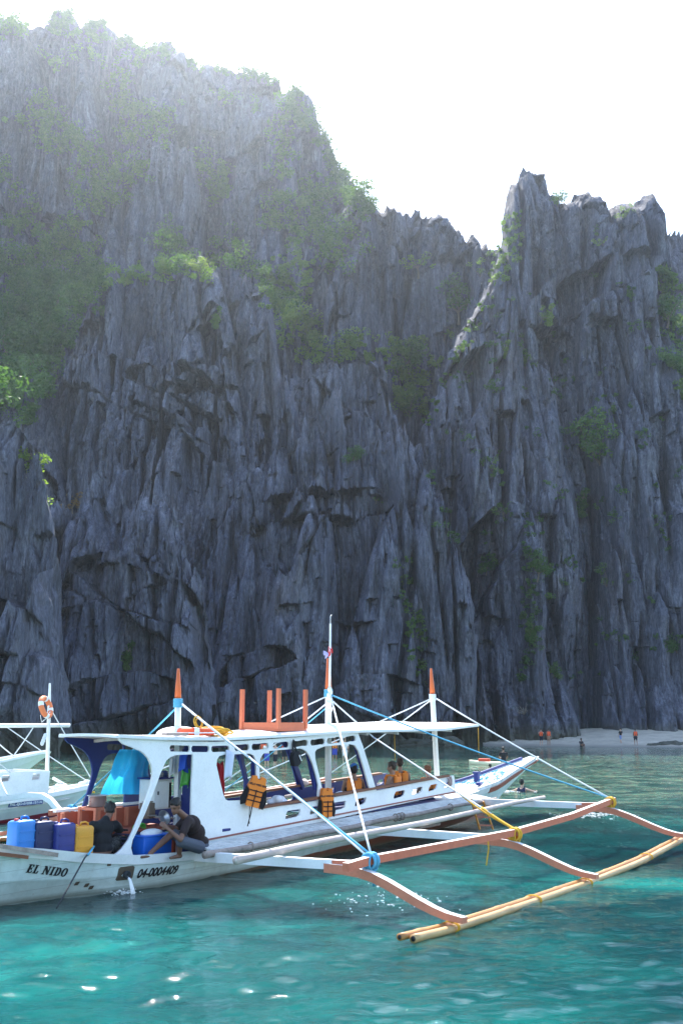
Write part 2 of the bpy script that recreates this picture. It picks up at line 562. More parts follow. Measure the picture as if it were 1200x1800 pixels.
# right hand spire
cliff('rock_spire', [(560, 1120), (610, 1010), (660, 930), (700, 860), (730, 800), (752, 745), (776, 690), (800, 630), (822, 585), (838, 545), (858, 510), (870, 460), (878, 410), (888, 345), (897, 330), (914, 326), (924, 308), (943, 311), (956, 308), (966, 330), (976, 352), (992, 374), (1018, 362), (1036, 361), (1052, 388), (1080, 384), (1100, 392), (1122, 382), (1134, 412), (1150, 455), (1166, 525), (1182, 605), (1196, 680), (1212, 770), (1235, 900), (1275, 1010)],
      116, 0.20, 3.0, 3.0, -1.2, 0.142, 47, 'tall grey limestone spire with broken crest standing behind the beach', amp=1.0, jag=0.4, bulge=4)
# left middle buttress
cliff('rock_buttress', [(-60, 900), (40, 830), (62, 765), (76, 700), (96, 660), (126, 610), (152, 575), (168, 535), (188, 497), (216, 492), (260, 490), (302, 486), (350, 492), (372, 488), (400, 474), (440, 498), (458, 530), (482, 570), (492, 630), (508, 700), (530, 800), (570, 950)],
      112, 0.21, 2.5, 3.0, 8, 0.137, 58, 'broad grey buttress with fluted face left of centre', amp=1.0, jag=0.75, bulge=4)
# block with flat top in the centre
cliff('rock_block', [(440, 900), (488, 760), (500, 668), (520, 655), (560, 650), (600, 640), (640, 632), (668, 644), (680, 700), (700, 760), (740, 800), (790, 950)],
      114, 0.17, 2.0, 2.5, 16, 0.14, 71, 'flat topped grey rock block in the centre under a green ledge', amp=0.9, jag=0.5, bulge=3)
# lower centre, two overlapping
cliff('rock_buttress', [(300, 1080), (350, 985), (400, 880), (425, 850), (440, 832), (470, 850), (500, 838), (540, 775), (570, 740), (590, 728), (612, 770), (640, 800), (690, 775), (716, 782), (740, 850), (770, 900), (800, 1010), (850, 1180)],
      104, 0.17, 2.0, 2.5, -1.2, 0.115, 83, 'grey fluted buttress of pointed blades at the centre of the cliff foot', amp=1.0, jag=0.9, notch=2.5, bulge=3)
cliff('rock_buttress', [(40, 1050), (78, 960), (100, 898), (150, 886), (200, 890), (240, 880), (286, 905), (312, 955), (332, 1020), (352, 1110), (372, 1290)],
      90, 0.12, 1.8, 2.2, -1.2, 0.10, 95, 'low grey buttress with toothed crest above the moored boats', amp=1.0, jag=0.9, notch=2.5, bulge=2.5, back=7)
cliff('rock_buttress', [(-120, 760), (-60, 740), (0, 748), (32, 750), (52, 790), (64, 850), (74, 910), (84, 985), (98, 1090), (108, 1290)],
      76, 0.10, 1.5, 2.0, -1.2, 0.09, 104, 'near grey buttress with square top at the left edge', amp=1.0, jag=0.6, notch=2.5, bulge=2, back=7)
# ================================================================ SEA AND BEACH
def water_material():
    m, nt, b = new_mat('sea_water')
    p = wpos(nt)
    big = noise(nt, mapping(nt, p, (0.10, 0.16, 1)), 1.0, 4, 0.55, 0.6)
    med = noise(nt, mapping(nt, p, (0.5, 0.9, 1), (4, 9, 0)), 1.0, 5, 0.6, 0.8)
    near = ramp(nt, big, [(0.37, (0.001, 0.020, 0.022)), (0.47, (0.002, 0.047, 0.046)), (0.55, (0.005, 0.098, 0.088)), (0.66, (0.013, 0.20, 0.165))])
    near = mix(nt, ramp(nt, med, [(0.42, (0, 0, 0)), (0.7, (0.7,) * 3)]), near, (0.001, 0.022, 0.028))
    shal = ramp(nt, med, [(0.33, (0.018, 0.060, 0.050)), (0.48, (0.055, 0.115, 0.085)), (0.62, (0.16, 0.225, 0.15))])  # lightest stop paints sky reflections along with pale sand
    sx = N(nt, 'ShaderNodeSeparateXYZ'); nt.links.new(p, sx.inputs[0])
    mr = N(nt, 'ShaderNodeMapRange'); mr.interpolation_type = 'SMOOTHSTEP'
    mr.inputs[1].default_value = 22.0; mr.inputs[2].default_value = 42.0
    nt.links.new(sx.outputs[1], mr.inputs[0])
    c = mix(nt, mr.outputs[0], near, shal)
    nt.links.new(c, b.inputs['Base Color'])
    b.inputs['Roughness'].default_value = 0.05
    b.subsurface_method = 'BURLEY'                       # light spreads inside the water body
    b.inputs['Subsurface Weight'].default_value = 0.9
    b.inputs['Subsurface Radius'].default_value = (0.25, 1.0, 1.0)
    b.inputs['Subsurface Scale'].default_value = 0.8
    b.inputs['IOR'].default_value = 1.333
    b.inputs['Specular IOR Level'].default_value = 0.5
    rip = noise(nt, mapping(nt, p, (3.6, 6.8, 1), (0, 0, 0), (0, 0, .3)), 1.0, 6, 0.62, 0.9)
    bump(nt, b, rip, 0.25, 0.05)
    return m
WATER = water_material()

_wr = np.random.default_rng(3)
_waves = []
for _lam, _n, _steep in ((3.6, 5, .005), (2.1, 7, .008), (1.25, 9, .011), (0.75, 11, .015), (0.46, 12, .020), (0.28, 12, .022)):
    for _ in range(_n):
        l = _lam * _wr.uniform(.75, 1.3)
        th = math.radians(-72) + _wr.normal(0, .62)
        _waves.append((2 * math.pi / l, th, _wr.uniform(0, 2 * math.pi), _steep * l / (2 * math.pi) * _wr.uniform(.6, 1.4)))
def wave_height(x, y):
    x = np.asarray(x, dtype=np.float64); y = np.asarray(y, dtype=np.float64)
    wx = x + 0.45 * np.sin(y * .31 + 1.3) + 0.2 * np.sin(x * .9 + y * .7)
    wy = y + 0.45 * np.sin(x * .27 + .4) + 0.2 * np.sin(x * .8 - y * 1.1)
    h = 0
    for k, th, ph, a in _waves:
        s = np.sin(k * (wx * math.cos(th) + wy * math.sin(th)) + ph)
        h = h + a * (1.15 * s - 0.35 * np.cos(2 * k * (wx * math.cos(th) + wy * math.sin(th)) + 2 * ph))
    g = 0.85 + 0.35 * np.sin(x * .21 + y * .13) * np.sin(y * .17 - x * .05)
    return h * g

def build_sea():
    # one sheet: rows and columns are tight around the boats and open out towards its far edges
    t = np.linspace(0, 1, 540)
    y = np.concatenate([np.linspace(-330, 5, 14)[:-1], 7.0 * (150 / 7.0) ** t, np.linspace(160, 340, 8)])
    s = np.linspace(-1, 1, 420)
    A = []
    for yy in y:
        half = 0.42 * max(abs(yy), 7) + 1.5
        xr = s * half
        A.append(np.concatenate([[-340, -200], np.where(np.abs(xr) < 190, xr, np.sign(xr) * 190), [200, 340]]))
    X = np.array(A); Y = np.repeat(y[:, None], X.shape[1], 1)
    calm = sstep(-5, 6, Y) * (1 - 0.55 * sstep(40, 110, Y)) * (np.abs(X) < 195)
    Z = np.where((Y > 0) & (Y < 158), wave_height(X, Y) * calm, 0)
    P = np.stack([X, Y, Z], -1).reshape(-1, 3)
    me = np_mesh('sea', P, grid_faces(X.shape[0], X.shape[1])[:, ::-1], smooth=True)
    return put(link('sea', me, WATER), 'turquoise sea with small choppy waves around the boats', 'sea', None, 'structure')
build_sea()

def sand_material():
    m, nt, b = new_mat('beach_sand')
    p = wpos(nt)
    c = ramp(nt, noise(nt, p, 0.8, 6, 0.65), [(0.3, (0.36, 0.31, 0.25)), (0.55, (0.50, 0.44, 0.35)), (0.75, (0.60, 0.53, 0.44))])
    sx = N(nt, 'ShaderNodeSeparateXYZ'); nt.links.new(p, sx.inputs[0])
    mr = N(nt, 'ShaderNodeMapRange'); mr.inputs[1].default_value = 0.05; mr.inputs[2].default_value = 0.3
    mr.inputs[3].default_value = 1.0; mr.inputs[4].default_value = 0.0
    nt.links.new(sx.outputs[2], mr.inputs[0])
    c = mix(nt, mr.outputs[0], c, (0.24, 0.22, 0.185))           # wet sand at the lip of the water
    nt.links.new(c, b.inputs['Base Color'])
    b.inputs['Roughness'].default_value = 0.95
    bump(nt, b, noise(nt, p, 6, 4, .7), 0.4, 0.05)
    return m
SAND = sand_material()
def build_beach():
    x = np.linspace(-4, 62, 260); t = np.linspace(0, 1, 50)
    shore = 104 + 1.2 * np.sin(x * .13) + 1.0 * np.sin(x * .05 + 1) + 10 * sstep(10, -2, x)
    X = np.repeat(x[:, None], 50, 1)
    Y = shore[:, None] - 3 + 20 * t[None, :]
    rise = 0.5 + 0.55 * sstep(5, 45, x)
    Z = -0.5 + (rise[:, None] * (0.13 * (Y - shore[:, None] + 3.2))) + 0.1 * fbm(X / 2.2, Y / 2.2, 3, 8)
    me = np_mesh('beach', np.stack([X, Y, Z], -1).reshape(-1, 3), grid_faces(260, 50)[:, ::-1], smooth=True)
    return put(link('beach', me, SAND), 'narrow pale sand beach at the foot of the right hand cliff', 'beach', None, 'structure')
build_beach()
# ================================================================ PLANTS ON THE CLIFFS
def leaf_material(name, stops, trans=0.35):
    m, nt, b = new_mat(name)
    oi = N(nt, 'ShaderNodeObjectInfo')
    n1 = noise(nt, wpos(nt), 0.9, 3, 0.6)
    ad = N(nt, 'ShaderNodeMath', operation='MULTIPLY_ADD'); ad.inputs[1].default_value = 0.25; ad.inputs[2].default_value = -0.12
    nt.links.new(oi.outputs['Random'], ad.inputs[0])
    sm = N(nt, 'ShaderNodeMath', operation='ADD'); nt.links.new(n1, sm.inputs[0]); nt.links.new(ad.outputs[0], sm.inputs[1])
    c = ramp(nt, sm.outputs[0], stops)
    nt.links.new(c, b.inputs['Base Color'])
    b.inputs['Roughness'].default_value = 0.55
    b.inputs['Specular IOR Level'].default_value = 0.25
    tr = N(nt, 'ShaderNodeBsdfTranslucent')
    nt.links.new(mix(nt, 1.0, c, (1.5, 1.7, 0.7), 'MULTIPLY'), tr.inputs['Color'])
    ms = N(nt, 'ShaderNodeMixShader'); ms.inputs[0].default_value = trans
    nt.links.new(b.outputs[0], ms.inputs[1]); nt.links.new(tr.outputs[0], ms.inputs[2])
    nt.links.new(ms.outputs[0], nt.nodes['Material Output'].inputs['Surface'])
    return m
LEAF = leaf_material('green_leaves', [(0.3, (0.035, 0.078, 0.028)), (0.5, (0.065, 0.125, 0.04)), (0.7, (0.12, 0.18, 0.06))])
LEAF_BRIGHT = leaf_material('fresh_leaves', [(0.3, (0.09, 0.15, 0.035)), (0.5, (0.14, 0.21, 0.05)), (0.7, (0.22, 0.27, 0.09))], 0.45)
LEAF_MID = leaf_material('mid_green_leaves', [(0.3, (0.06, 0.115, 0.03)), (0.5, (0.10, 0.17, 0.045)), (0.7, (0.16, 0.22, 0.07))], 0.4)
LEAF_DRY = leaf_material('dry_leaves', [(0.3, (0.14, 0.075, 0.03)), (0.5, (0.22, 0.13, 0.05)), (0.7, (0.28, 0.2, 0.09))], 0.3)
BARK = paint('bark', (0.16, 0.13, 0.105), 0.9, 0.5, 0.6, 2.0)
DEADWOOD = paint('dead_wood', (0.34, 0.31, 0.28), 0.9, 0.4, 0.7, 2.0)

def leaf_cloud(centres, radii, per, size, rng, squash=0.75):
    """leaf faces scattered through ellipsoidal clumps; returns verts, faces (two triangles as a folded quad)"""
    c = np.repeat(centres, per, 0); r = np.repeat(radii, per, 0)
    n = len(c)
    d = rng.normal(size=(n, 3)); d /= np.linalg.norm(d, axis=1)[:, None]
    rad = r * (0.35 + 0.65 * rng.random(n) ** 0.5) * (0.85 + 0.3 * rng.random(n))
    p = c + d * rad[:, None] * np.array([1, 1, squash])
    a = rng.normal(size=(n, 3)) + d * 0.8 + np.array([0, 0, -0.25]); a /= np.linalg.norm(a, axis=1)[:, None]
    b = np.cross(a, rng.normal(size=(n, 3))); b /= np.linalg.norm(b, axis=1)[:, None] + 1e-9
    s = (size * (0.6 + 0.8 * rng.random(n)))[:, None]
    V = np.stack([p - a * s * .5, p + b * s * .3, p + a * s * .5, p - b * s * .3], 1).reshape(-1, 3)
    Fc = np.arange(4 * n).reshape(-1, 4)
    return V, Fc

def crown_mesh(seed, kind):
    rng = np.random.default_rng(seed)
    if kind == 'round':
        k = 13; cen = rng.normal(size=(k, 3)) * np.array([.32, .26, .26]) + np.array([0, 0, .55]); rad = .20 + .16 * rng.random(k); per, sz = 150, .075
    elif kind == 'hang':                    # trails down the face
        k = 14; cen = np.stack([rng.normal(0, .16, k), rng.normal(0, .10, k), rng.uniform(-.75, .45, k)], 1); rad = .12 + .12 * rng.random(k); per, sz = 120, .07
    else:                                   # loose, open
        k = 9; cen = rng.normal(size=(k, 3)) * np.array([.42, .28, .22]) + np.array([0, 0, .5]); rad = .12 + .1 * rng.random(k); per, sz = 90, .06
    V, Fc = leaf_cloud(cen, rad, per, sz, rng)
    return np_mesh('crown', V, Fc), cen

def trunk_mesh(seed, cen):
    rng = np.random.default_rng(seed)
    b = MB()
    b.tube([(0, .25, -.15), (.03, .12, .05), (0.02, .02, .25)], [.045, .035, .025], 6)
    for c in cen[:7]:
        c = np.array(c)
        mid = c * .5 + rng.normal(size=3) * .05 + np.array([0, .03, .12])
        b.tube([(0.02, .06, .16), tuple(mid), tuple(c)], [.022, .014, .006], 5)
    me = bpy.data.meshes.new('trunk')
    me.from_pydata(b.v, [], b.f)
    return me

_var = {}
for _k in ('round', 'hang', 'loose'):
    _var[_k] = []
    for _s in range(4):
        cm, cen = crown_mesh(40 + _s * 7 + len(_k), _k)
        _var[_k].append((cm, trunk_mesh(70 + _s, cen)))

# nearest rock in each direction, to root the plants on
_pts = np.concatenate(CLIFF_PTS, 0)
_yy = _pts[:, 1] * math.cos(PITCH) + (_pts[:, 2] - CAM_H) * math.sin(PITCH)
_zz = -_pts[:, 1] * math.sin(PITCH) + (_pts[:, 2] - CAM_H) * math.cos(PITCH)
_pu = 600 + F_PX * _pts[:, 0] / _yy
_pv = 900 - F_PX * _zz / _yy
CELL = 3
_ok = (_pu >= 0) & (_pu < 1200) & (_pv >= 0) & (_pv < 1320)
_id = np.where(_ok)[0]
_cell = (_pv[_id] // CELL).astype(int) * 400 + (_pu[_id] // CELL).astype(int)
_ord = np.lexsort((_yy[_id], _cell))
_cs, _first = np.unique(_cell[_ord], return_index=True)
ROCK_AT = np.full(440 * 400, -1, dtype=np.int64)
ROCK_AT[_cs] = _id[_ord][_first]
ROCK_AT = ROCK_AT.reshape(440, 400)
DEPTH = np.where(ROCK_AT >= 0, _yy[np.maximum(ROCK_AT, 0)], 900.0)
def rock_at(u, v):
    i, j = int(v // CELL), int(u // CELL)
    for rr in range(0, 8):
        for di in range(-rr, rr + 1):
            for dj in range(-rr, rr + 1):
                a, b = min(max(i + di, 0), 439), min(max(j + dj, 0), 399)
                if ROCK_AT[a, b] >= 0:
                    return Vector(_pts[ROCK_AT[a, b]].tolist())
    return None
_up3 = np.roll(DEPTH, 3, 0); _dn3 = np.roll(DEPTH, -3, 0)
LEDGE = (_up3 - _dn3) / (6 * CELL * DEPTH / F_PX)          # setback per metre of rise
LEDGE = np.where(DEPTH < 800, LEDGE, 0)

# ---- scrub that reads as one mass
def inside(poly, u, v):
    u = np.asarray(u); v = np.asarray(v)
    r = np.zeros(u.shape, bool); n = len(poly)
    for i in range(n):
        x1, y1 = poly[i]; x2, y2 = poly[(i + 1) % n]
        c = ((y1 > v) != (y2 > v)) & (u < (x2 - x1) * (v - y1) / (y2 - y1 + 1e-9) + x1)
        r ^= c
    return r

def scrub(name, label, poly, count, rsize, per, leaf, seed, mat, ledge=0.0, patch=0.0, pscale=60.0):
    rng = np.random.default_rng(seed)
    us = np.array([p[0] for p in poly]); vs = np.array([p[1] for p in poly])
    C, Rd = [], []
    tries = 0
    while len(C) < count and tries < 40:
        tries += 1
        u = rng.uniform(max(us.min(), 1), min(us.max(), 1198), 3000); v = rng.uniform(max(vs.min(), 1), vs.max(), 3000)
        ok = inside(poly, u, v)
        if patch > -1:
            ok &= fbm((u / pscale).astype(np.float32), (v / pscale).astype(np.float32), 3, seed) > patch
        for uu, vv in zip(u[ok], v[ok]):
            i, j = int(vv // CELL), int(uu // CELL)
            if i >= 440 or ROCK_AT[i, j] < 0: continue
            if ledge > 0 and LEDGE[i, j] < ledge * rng.random() * 2: continue
            q = _pts[ROCK_AT[i, j]]
            r = rng.uniform(*rsize)
            C.append(q + np.array([0, -0.45 * r, 0.35 * r])); Rd.append(r)
            if len(C) >= count: break
    C = np.array(C); Rd = np.array(Rd)
    # every clump gets three lobes so that no outline is a ball
    lob = np.repeat(C, 3, 0) + rng.normal(size=(len(C) * 3, 3)) * np.repeat(Rd, 3)[:, None] * np.array([.6, .4, .45])
    V, Fc = leaf_cloud(lob, np.repeat(Rd, 3) * rng.uniform(.4, .75, len(C) * 3), per, leaf, rng)
    o = link(name, np_mesh(name, V, Fc), mat)
    return put(o, label, 'scrub', None, 'stuff')

scrub('hillside_forest', 'dense dark green forest on the slope at the left edge', [(0, 455), (60, 470), (130, 495), (195, 470), (165, 540), (140, 590), (90, 660), (62, 745), (0, 745)], 150, (1.9, 3.3), 150, .40, 5, LEAF, 0, -0.45, 50)
scrub('mountain_scrub', 'patchy green scrub clinging to the face of the mountain', [(0, 40), (110, 35), (300, 85), (460, 130), (560, 230), (650, 365), (600, 480), (500, 560), (380, 480), (190, 480), (0, 480)], 620, (0.9, 2.5), 48, .40, 6, LEAF, 0.10, 0.13, 95)
scrub('rim_scrub', 'bushy green growth along the skyline of the mountain', [(60, 25), (120, 20), (240, 60), (350, 95), (440, 110), (500, 135), (560, 205), (600, 290), (660, 362), (640, 390), (580, 300), (535, 225), (480, 150), (350, 125), (220, 85), (80, 60)], 330, (0.6, 1.3), 42, .32, 7, LEAF, 0, -0.1, 40)
scrub('ledge_scrub', 'green scrub along the ledge on top of the broad buttress', [(185, 476), (250, 468), (370, 468), (372, 500), (300, 496), (188, 505)], 34, (0.5, 1.1), 60, .26, 8, LEAF_MID, 0, 0.0, 25)
scrub('ledge_scrub', 'green scrub filling the shelf at the centre of the cliff', [(488, 560), (545, 560), (600, 590), (690, 600), (765, 600), (770, 640), (740, 690), (755, 730), (700, 745), (680, 650), (600, 630), (495, 650)], 150, (0.6, 1.5), 55, .30, 9, LEAF_MID, 0, -0.12, 40)
scrub('ledge_scrub', 'green growth in the gully above the centre shelf', [(440, 470), (530, 440), (560, 500), (540, 560), (480, 560)], 70, (0.6, 1.4), 70, .28, 10, LEAF_MID, 0, -0.1, 40)
scrub('crevice_scrub', 'thin green growth dotted over the right hand spire', [(860, 440), (900, 380), (1100, 400), (1190, 700), (1200, 1180), (900, 1220), (740, 900), (760, 720)], 170, (0.25, 0.75), 34, .20, 12, LEAF, 0.25, 0.05, 70)
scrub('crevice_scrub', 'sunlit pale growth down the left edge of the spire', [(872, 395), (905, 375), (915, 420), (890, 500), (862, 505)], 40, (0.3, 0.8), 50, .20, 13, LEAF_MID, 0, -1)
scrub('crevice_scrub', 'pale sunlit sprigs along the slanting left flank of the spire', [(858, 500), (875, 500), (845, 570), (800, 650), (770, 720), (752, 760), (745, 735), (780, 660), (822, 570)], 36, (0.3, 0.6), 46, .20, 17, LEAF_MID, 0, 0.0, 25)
scrub('crevice_scrub', 'strip of moss green growth in the dark crack below centre', [(698, 990), (722, 985), (745, 1130), (752, 1200), (728, 1195), (705, 1090)], 40, (0.25, 0.65), 40, .18, 14, LEAF, 0, -0.2, 30)
scrub('crevice_scrub', 'strip of green growth hanging down the middle of the spire', [(925, 900), (955, 900), (945, 1010), (940, 1100), (935, 1195), (918, 1195), (915, 1080)], 50, (0.25, 0.7), 40, .18, 15, LEAF, 0, -0.15, 30)
scrub('crevice_scrub', 'green growth in the gully at the right edge', [(1155, 470), (1200, 500), (1200, 720), (1185, 660), (1165, 540)], 70, (0.5, 1.1), 60, .24, 16, LEAF, 0, -0.1, 40)

# ---- single shrubs and small trees, each a thing: (u, v, size in photo pixels, form, leaf, label)
G, B_, D_ = LEAF, LEAF_BRIGHT, LEAF_DRY
SHRUBS = [
 (54, 800, 92, 'hang', B_, 'bright yellow green plant hanging on the edge of the near left buttress'),
 (8, 918, 74, 'round', G, 'round green bush at the left edge below the near buttress top'),
 (128, 888, 40, 'loose', D_, 'rust coloured dry shrub in the gap above the toothed low buttress'),
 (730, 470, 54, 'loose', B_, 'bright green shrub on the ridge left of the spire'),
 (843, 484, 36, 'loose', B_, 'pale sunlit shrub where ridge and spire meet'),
 (803, 548, 64, 'round', G, 'round dark green bush in the notch left of the spire'),
 (782, 590, 34, 'round', G, 'small green bush just below the round bush in the notch'),
 (1048, 812, 88, 'round', G, 'largest green shrub growing out of the spire face'),
 (1024, 872, 42, 'hang', G, 'green shrub trailing right below the largest one on the spire'),
 (852, 998, 32, 'round', G, 'small fresh green shrub low on the left part of the spire'),
 (618, 806, 30, 'round', G, 'small green shrub on the pointed blades at the centre'),
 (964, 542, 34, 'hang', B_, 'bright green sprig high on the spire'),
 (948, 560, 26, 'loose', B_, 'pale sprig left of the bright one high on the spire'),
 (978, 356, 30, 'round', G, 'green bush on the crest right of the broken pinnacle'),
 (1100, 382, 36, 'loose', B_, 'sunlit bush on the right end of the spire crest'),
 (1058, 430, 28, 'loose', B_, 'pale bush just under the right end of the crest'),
 (922, 645, 32, 'round', G, 'dark green bush in the upper middle of the spire'),
 (888, 604, 28, 'hang', B_, 'pale plant trailing on the upper left of the spire'),
 (1186, 1142, 44, 'round', G, 'green bush low at the right edge above the beach'),
 (1182, 944, 50, 'loose', G, 'loose green tree at the right edge halfway up'),
 (944, 1006, 40, 'round', G, 'dark green bush in the middle crack of the spire'),
 (1064, 1028, 44, 'loose', G, 'loose dark shrub right of the middle crack'),
 (930, 1100, 42, 'hang', G, 'green plant trailing low down the middle crack'),
 (736, 1162, 38, 'hang', G, 'moss green plant at the foot of the dark central crack'),
 (229, 1135, 40, 'hang', G, 'yellowish green plant on the low buttress behind the boat stern'),
 (660, 880, 18, 'loose', G, 'tiny plant on the central buttress of blades'),
 (385, 548, 34, 'hang', G, 'green plant in the groove of the broad buttress'),
 (518, 572, 44, 'round', B_, 'light green bush at the left end of the centre shelf'),
 (560, 606, 44, 'round', G, 'green bush in the middle of the centre shelf'),
 (716, 640, 62, 'round', G, 'large green bush at the right end of the centre shelf'),
 (716, 726, 48, 'round', G, 'green bush below the right end of the centre shelf'),
 (884, 900, 44, 'loose', G, 'thin twiggy shrub on the left of the spire at mid height'),
 (865, 830, 30, 'loose', B_, 'light twiggy sprig on the spire above the thin shrub'),
 (1074, 716, 30, 'hang', G, 'green plant trailing above the largest shrub on the spire'),
 (1106, 505, 28, 'hang', G, 'dull green plant on the right shoulder of the spire'),
 (1170, 560, 46, 'round', G, 'green bush in the gully at the right edge, upper one'),
 (1184, 640, 44, 'round', G, 'green bush in the gully at the right edge, lower one'),
 (972, 1190, 26, 'round', G, 'small green bush low on the spire above the beach walkers'),
 (20, 610, 84, 'round', G, 'tree with full crown at the left edge of the hillside forest'),
 (96, 556, 72, 'round', G, 'tree with full crown in the upper middle of the hillside forest'),
 (60, 640, 74, 'round', G, 'tree with full crown low in the hillside forest'),
 (140, 520, 58, 'round', G, 'tree at the right end of the hillside forest'),
 (36, 500, 66, 'round', G, 'tree at the top of the hillside forest'),
 (290, 480, 34, 'round', B_, 'light green bush on top of the broad buttress'),
 (350, 480, 30, 'round', B_, 'light green bush at the right end of the buttress top'),
]
_rs = random.Random(4)
def plant(u, v, px, form, mat, label, q=None):
    q = rock_at(u, v)
    if q is None: return
    d = q.y
    size = px * d / F_PX
    cm, tm = _var[form][_rs.randrange(4)]
    key = (cm.name, mat.name)
    if key not in plant.cache:
        c2 = cm.copy(); c2.materials.clear(); c2.materials.append(mat); plant.cache[key] = c2
    root = empty('shrub', (q.x, q.y - 0.15 * size, q.z - 0.25 * size), _rs.uniform(-.6, .6))
    root.scale = (size * _rs.uniform(.85, 1.1), size * .8, size)
    link('crown', plant.cache[key], None, root)
    link('trunk', tm, BARK, root)
    put(root, label, 'shrub', 'shrubs growing on the cliff')
plant.cache = {}
for s_ in SHRUBS:
    plant(*s_)

def dead_shrub():
    q = rock_at(920, 1245)
    b = MB(); rs = random.Random(9)
    for i in range(26):
        a = rs.uniform(0, 6.28); l = rs.uniform(.7, 1.7)
        p1 = Vector((math.cos(a) * .35 * l, -abs(math.sin(a)) * .3 * l, rs.uniform(.1, .7) * l))
        p2 = p1 + Vector((math.cos(a + rs.uniform(-.5, .5)) * .5 * l, -.1, rs.uniform(.0, .6) * l))
        b.tube([(0, 0, 0), p1, p2], [.035, .022, .008], 5)
    o = b.build('dead_shrub', DEADWOOD)
    o.location = (q.x, q.y - .3, q.z - .6)
    put(o, 'bleached leafless shrub at the foot of the spire above the beach', 'shrub')
dead_shrub()
# ================================================================ THE OUTRIGGER BOAT
# boat frame: s forward, n to starboard (towards the camera), z up; local X = s, local Y = -n
BOAT_ANG = math.radians(55.12)
_a = Vector((math.cos(BOAT_ANG), math.sin(BOAT_ANG), 0)); _n = Vector((math.sin(BOAT_ANG), -math.cos(BOAT_ANG), 0))
BOAT_O = Vector((-.7225, 21.537, 0))
def P(u, v, n):
    """sighting (u, v) met by the boat's fore-and-aft plane at n; in boat coordinates"""
    d = ray(u, v); c = Vector((0, 0, CAM_H)) - BOAT_O
    t = (n - c.dot(_n)) / d.dot(_n)
    q = c + d * t
    return Vector((q.dot(_a), -n, q.z))
def L(s, n, z): return Vector((s, -n, z))

WHITE = paint('white_boat_paint', (0.80, 0.81, 0.80), 0.42, 0.5, 0.78, 2.6)
WORN = paint('worn_white_paint', (0.66, 0.66, 0.64), 0.7, 0.8, 0.55, 4.0)
BLUE = paint('blue_boat_paint', (0.013, 0.028, 0.17), 0.45, 0.5, 0.6, 3.0)
REDW = paint('red_oxide_paint', (0.36, 0.085, 0.045), 0.55, 0.5, 0.6, 3.0)
PINKW = paint('faded_red_paint', (0.60, 0.21, 0.12), 0.65, 0.6, 0.65, 3.0)
STRIPE = paint('red_stripe', (0.30, 0.10, 0.08), 0.6, 0.4, 0.7)
ORANGE = paint('orange_paint', (0.62, 0.13, 0.03), 0.5, 0.3, 0.7)
SILL = paint('brown_sill', (0.20, 0.075, 0.04), 0.6, 0.5, 0.6)
GREYWOOD = paint('weathered_wood', (0.36, 0.29, 0.25), 0.85, 0.9, 0.45, 6.0)
ROPE_W = paint('white_rope', (0.66, 0.70, 0.72), 0.9, 0.3, 0.7, 20)
ROPE_B = paint('blue_rope', (0.10, 0.38, 0.55), 0.9, 0.3, 0.7, 20)
ROPE_Y = paint('yellow_rope', (0.62, 0.34, 0.03), 0.9, 0.3, 0.7, 20)
ROPE_D = paint('dark_rope', (0.03, 0.035, 0.04), 0.9, 0.3, 0.7, 20)
BLACK = paint('black_cloth', (0.014, 0.014, 0.017), 0.9, 0.3, 0.7, 12)
INK = paint('black_lettering', (0.012, 0.012, 0.014), 0.6, 0.1, 0.8)
STEEL = paint('aluminium', (0.55, 0.56, 0.57), 0.35, 0.5, 0.7, 6, metal=0.8)

def bamboo_material(name, c0, c1):
    m, nt, b = new_mat(name)
    co = obj_co(nt)
    n1 = noise(nt, mapping(nt, co, (1.2, 14, 14)), 1.0, 5, 0.65)
    c = ramp(nt, n1, [(0.3, c0), (0.65, c1)])
    c = mix(nt, ramp(nt, noise(nt, co, 2.5, 4, .6), [(0.55, (0, 0, 0)), (0.75, (.5,) * 3)]), c, tuple(x * .55 for x in c0))
    nt.links.new(c, b.inputs['Base Color']); b.inputs['Roughness'].default_value = 0.5
    bump(nt, b, n1, 0.2, 0.01)
    return m
BAMBOO = bamboo_material('pale_bamboo', (0.30, 0.17, 0.06), (0.54, 0.35, 0.15))
BAMBOO_O = bamboo_material('golden_bamboo', (0.34, 0.13, 0.03), (0.50, 0.23, 0.06))

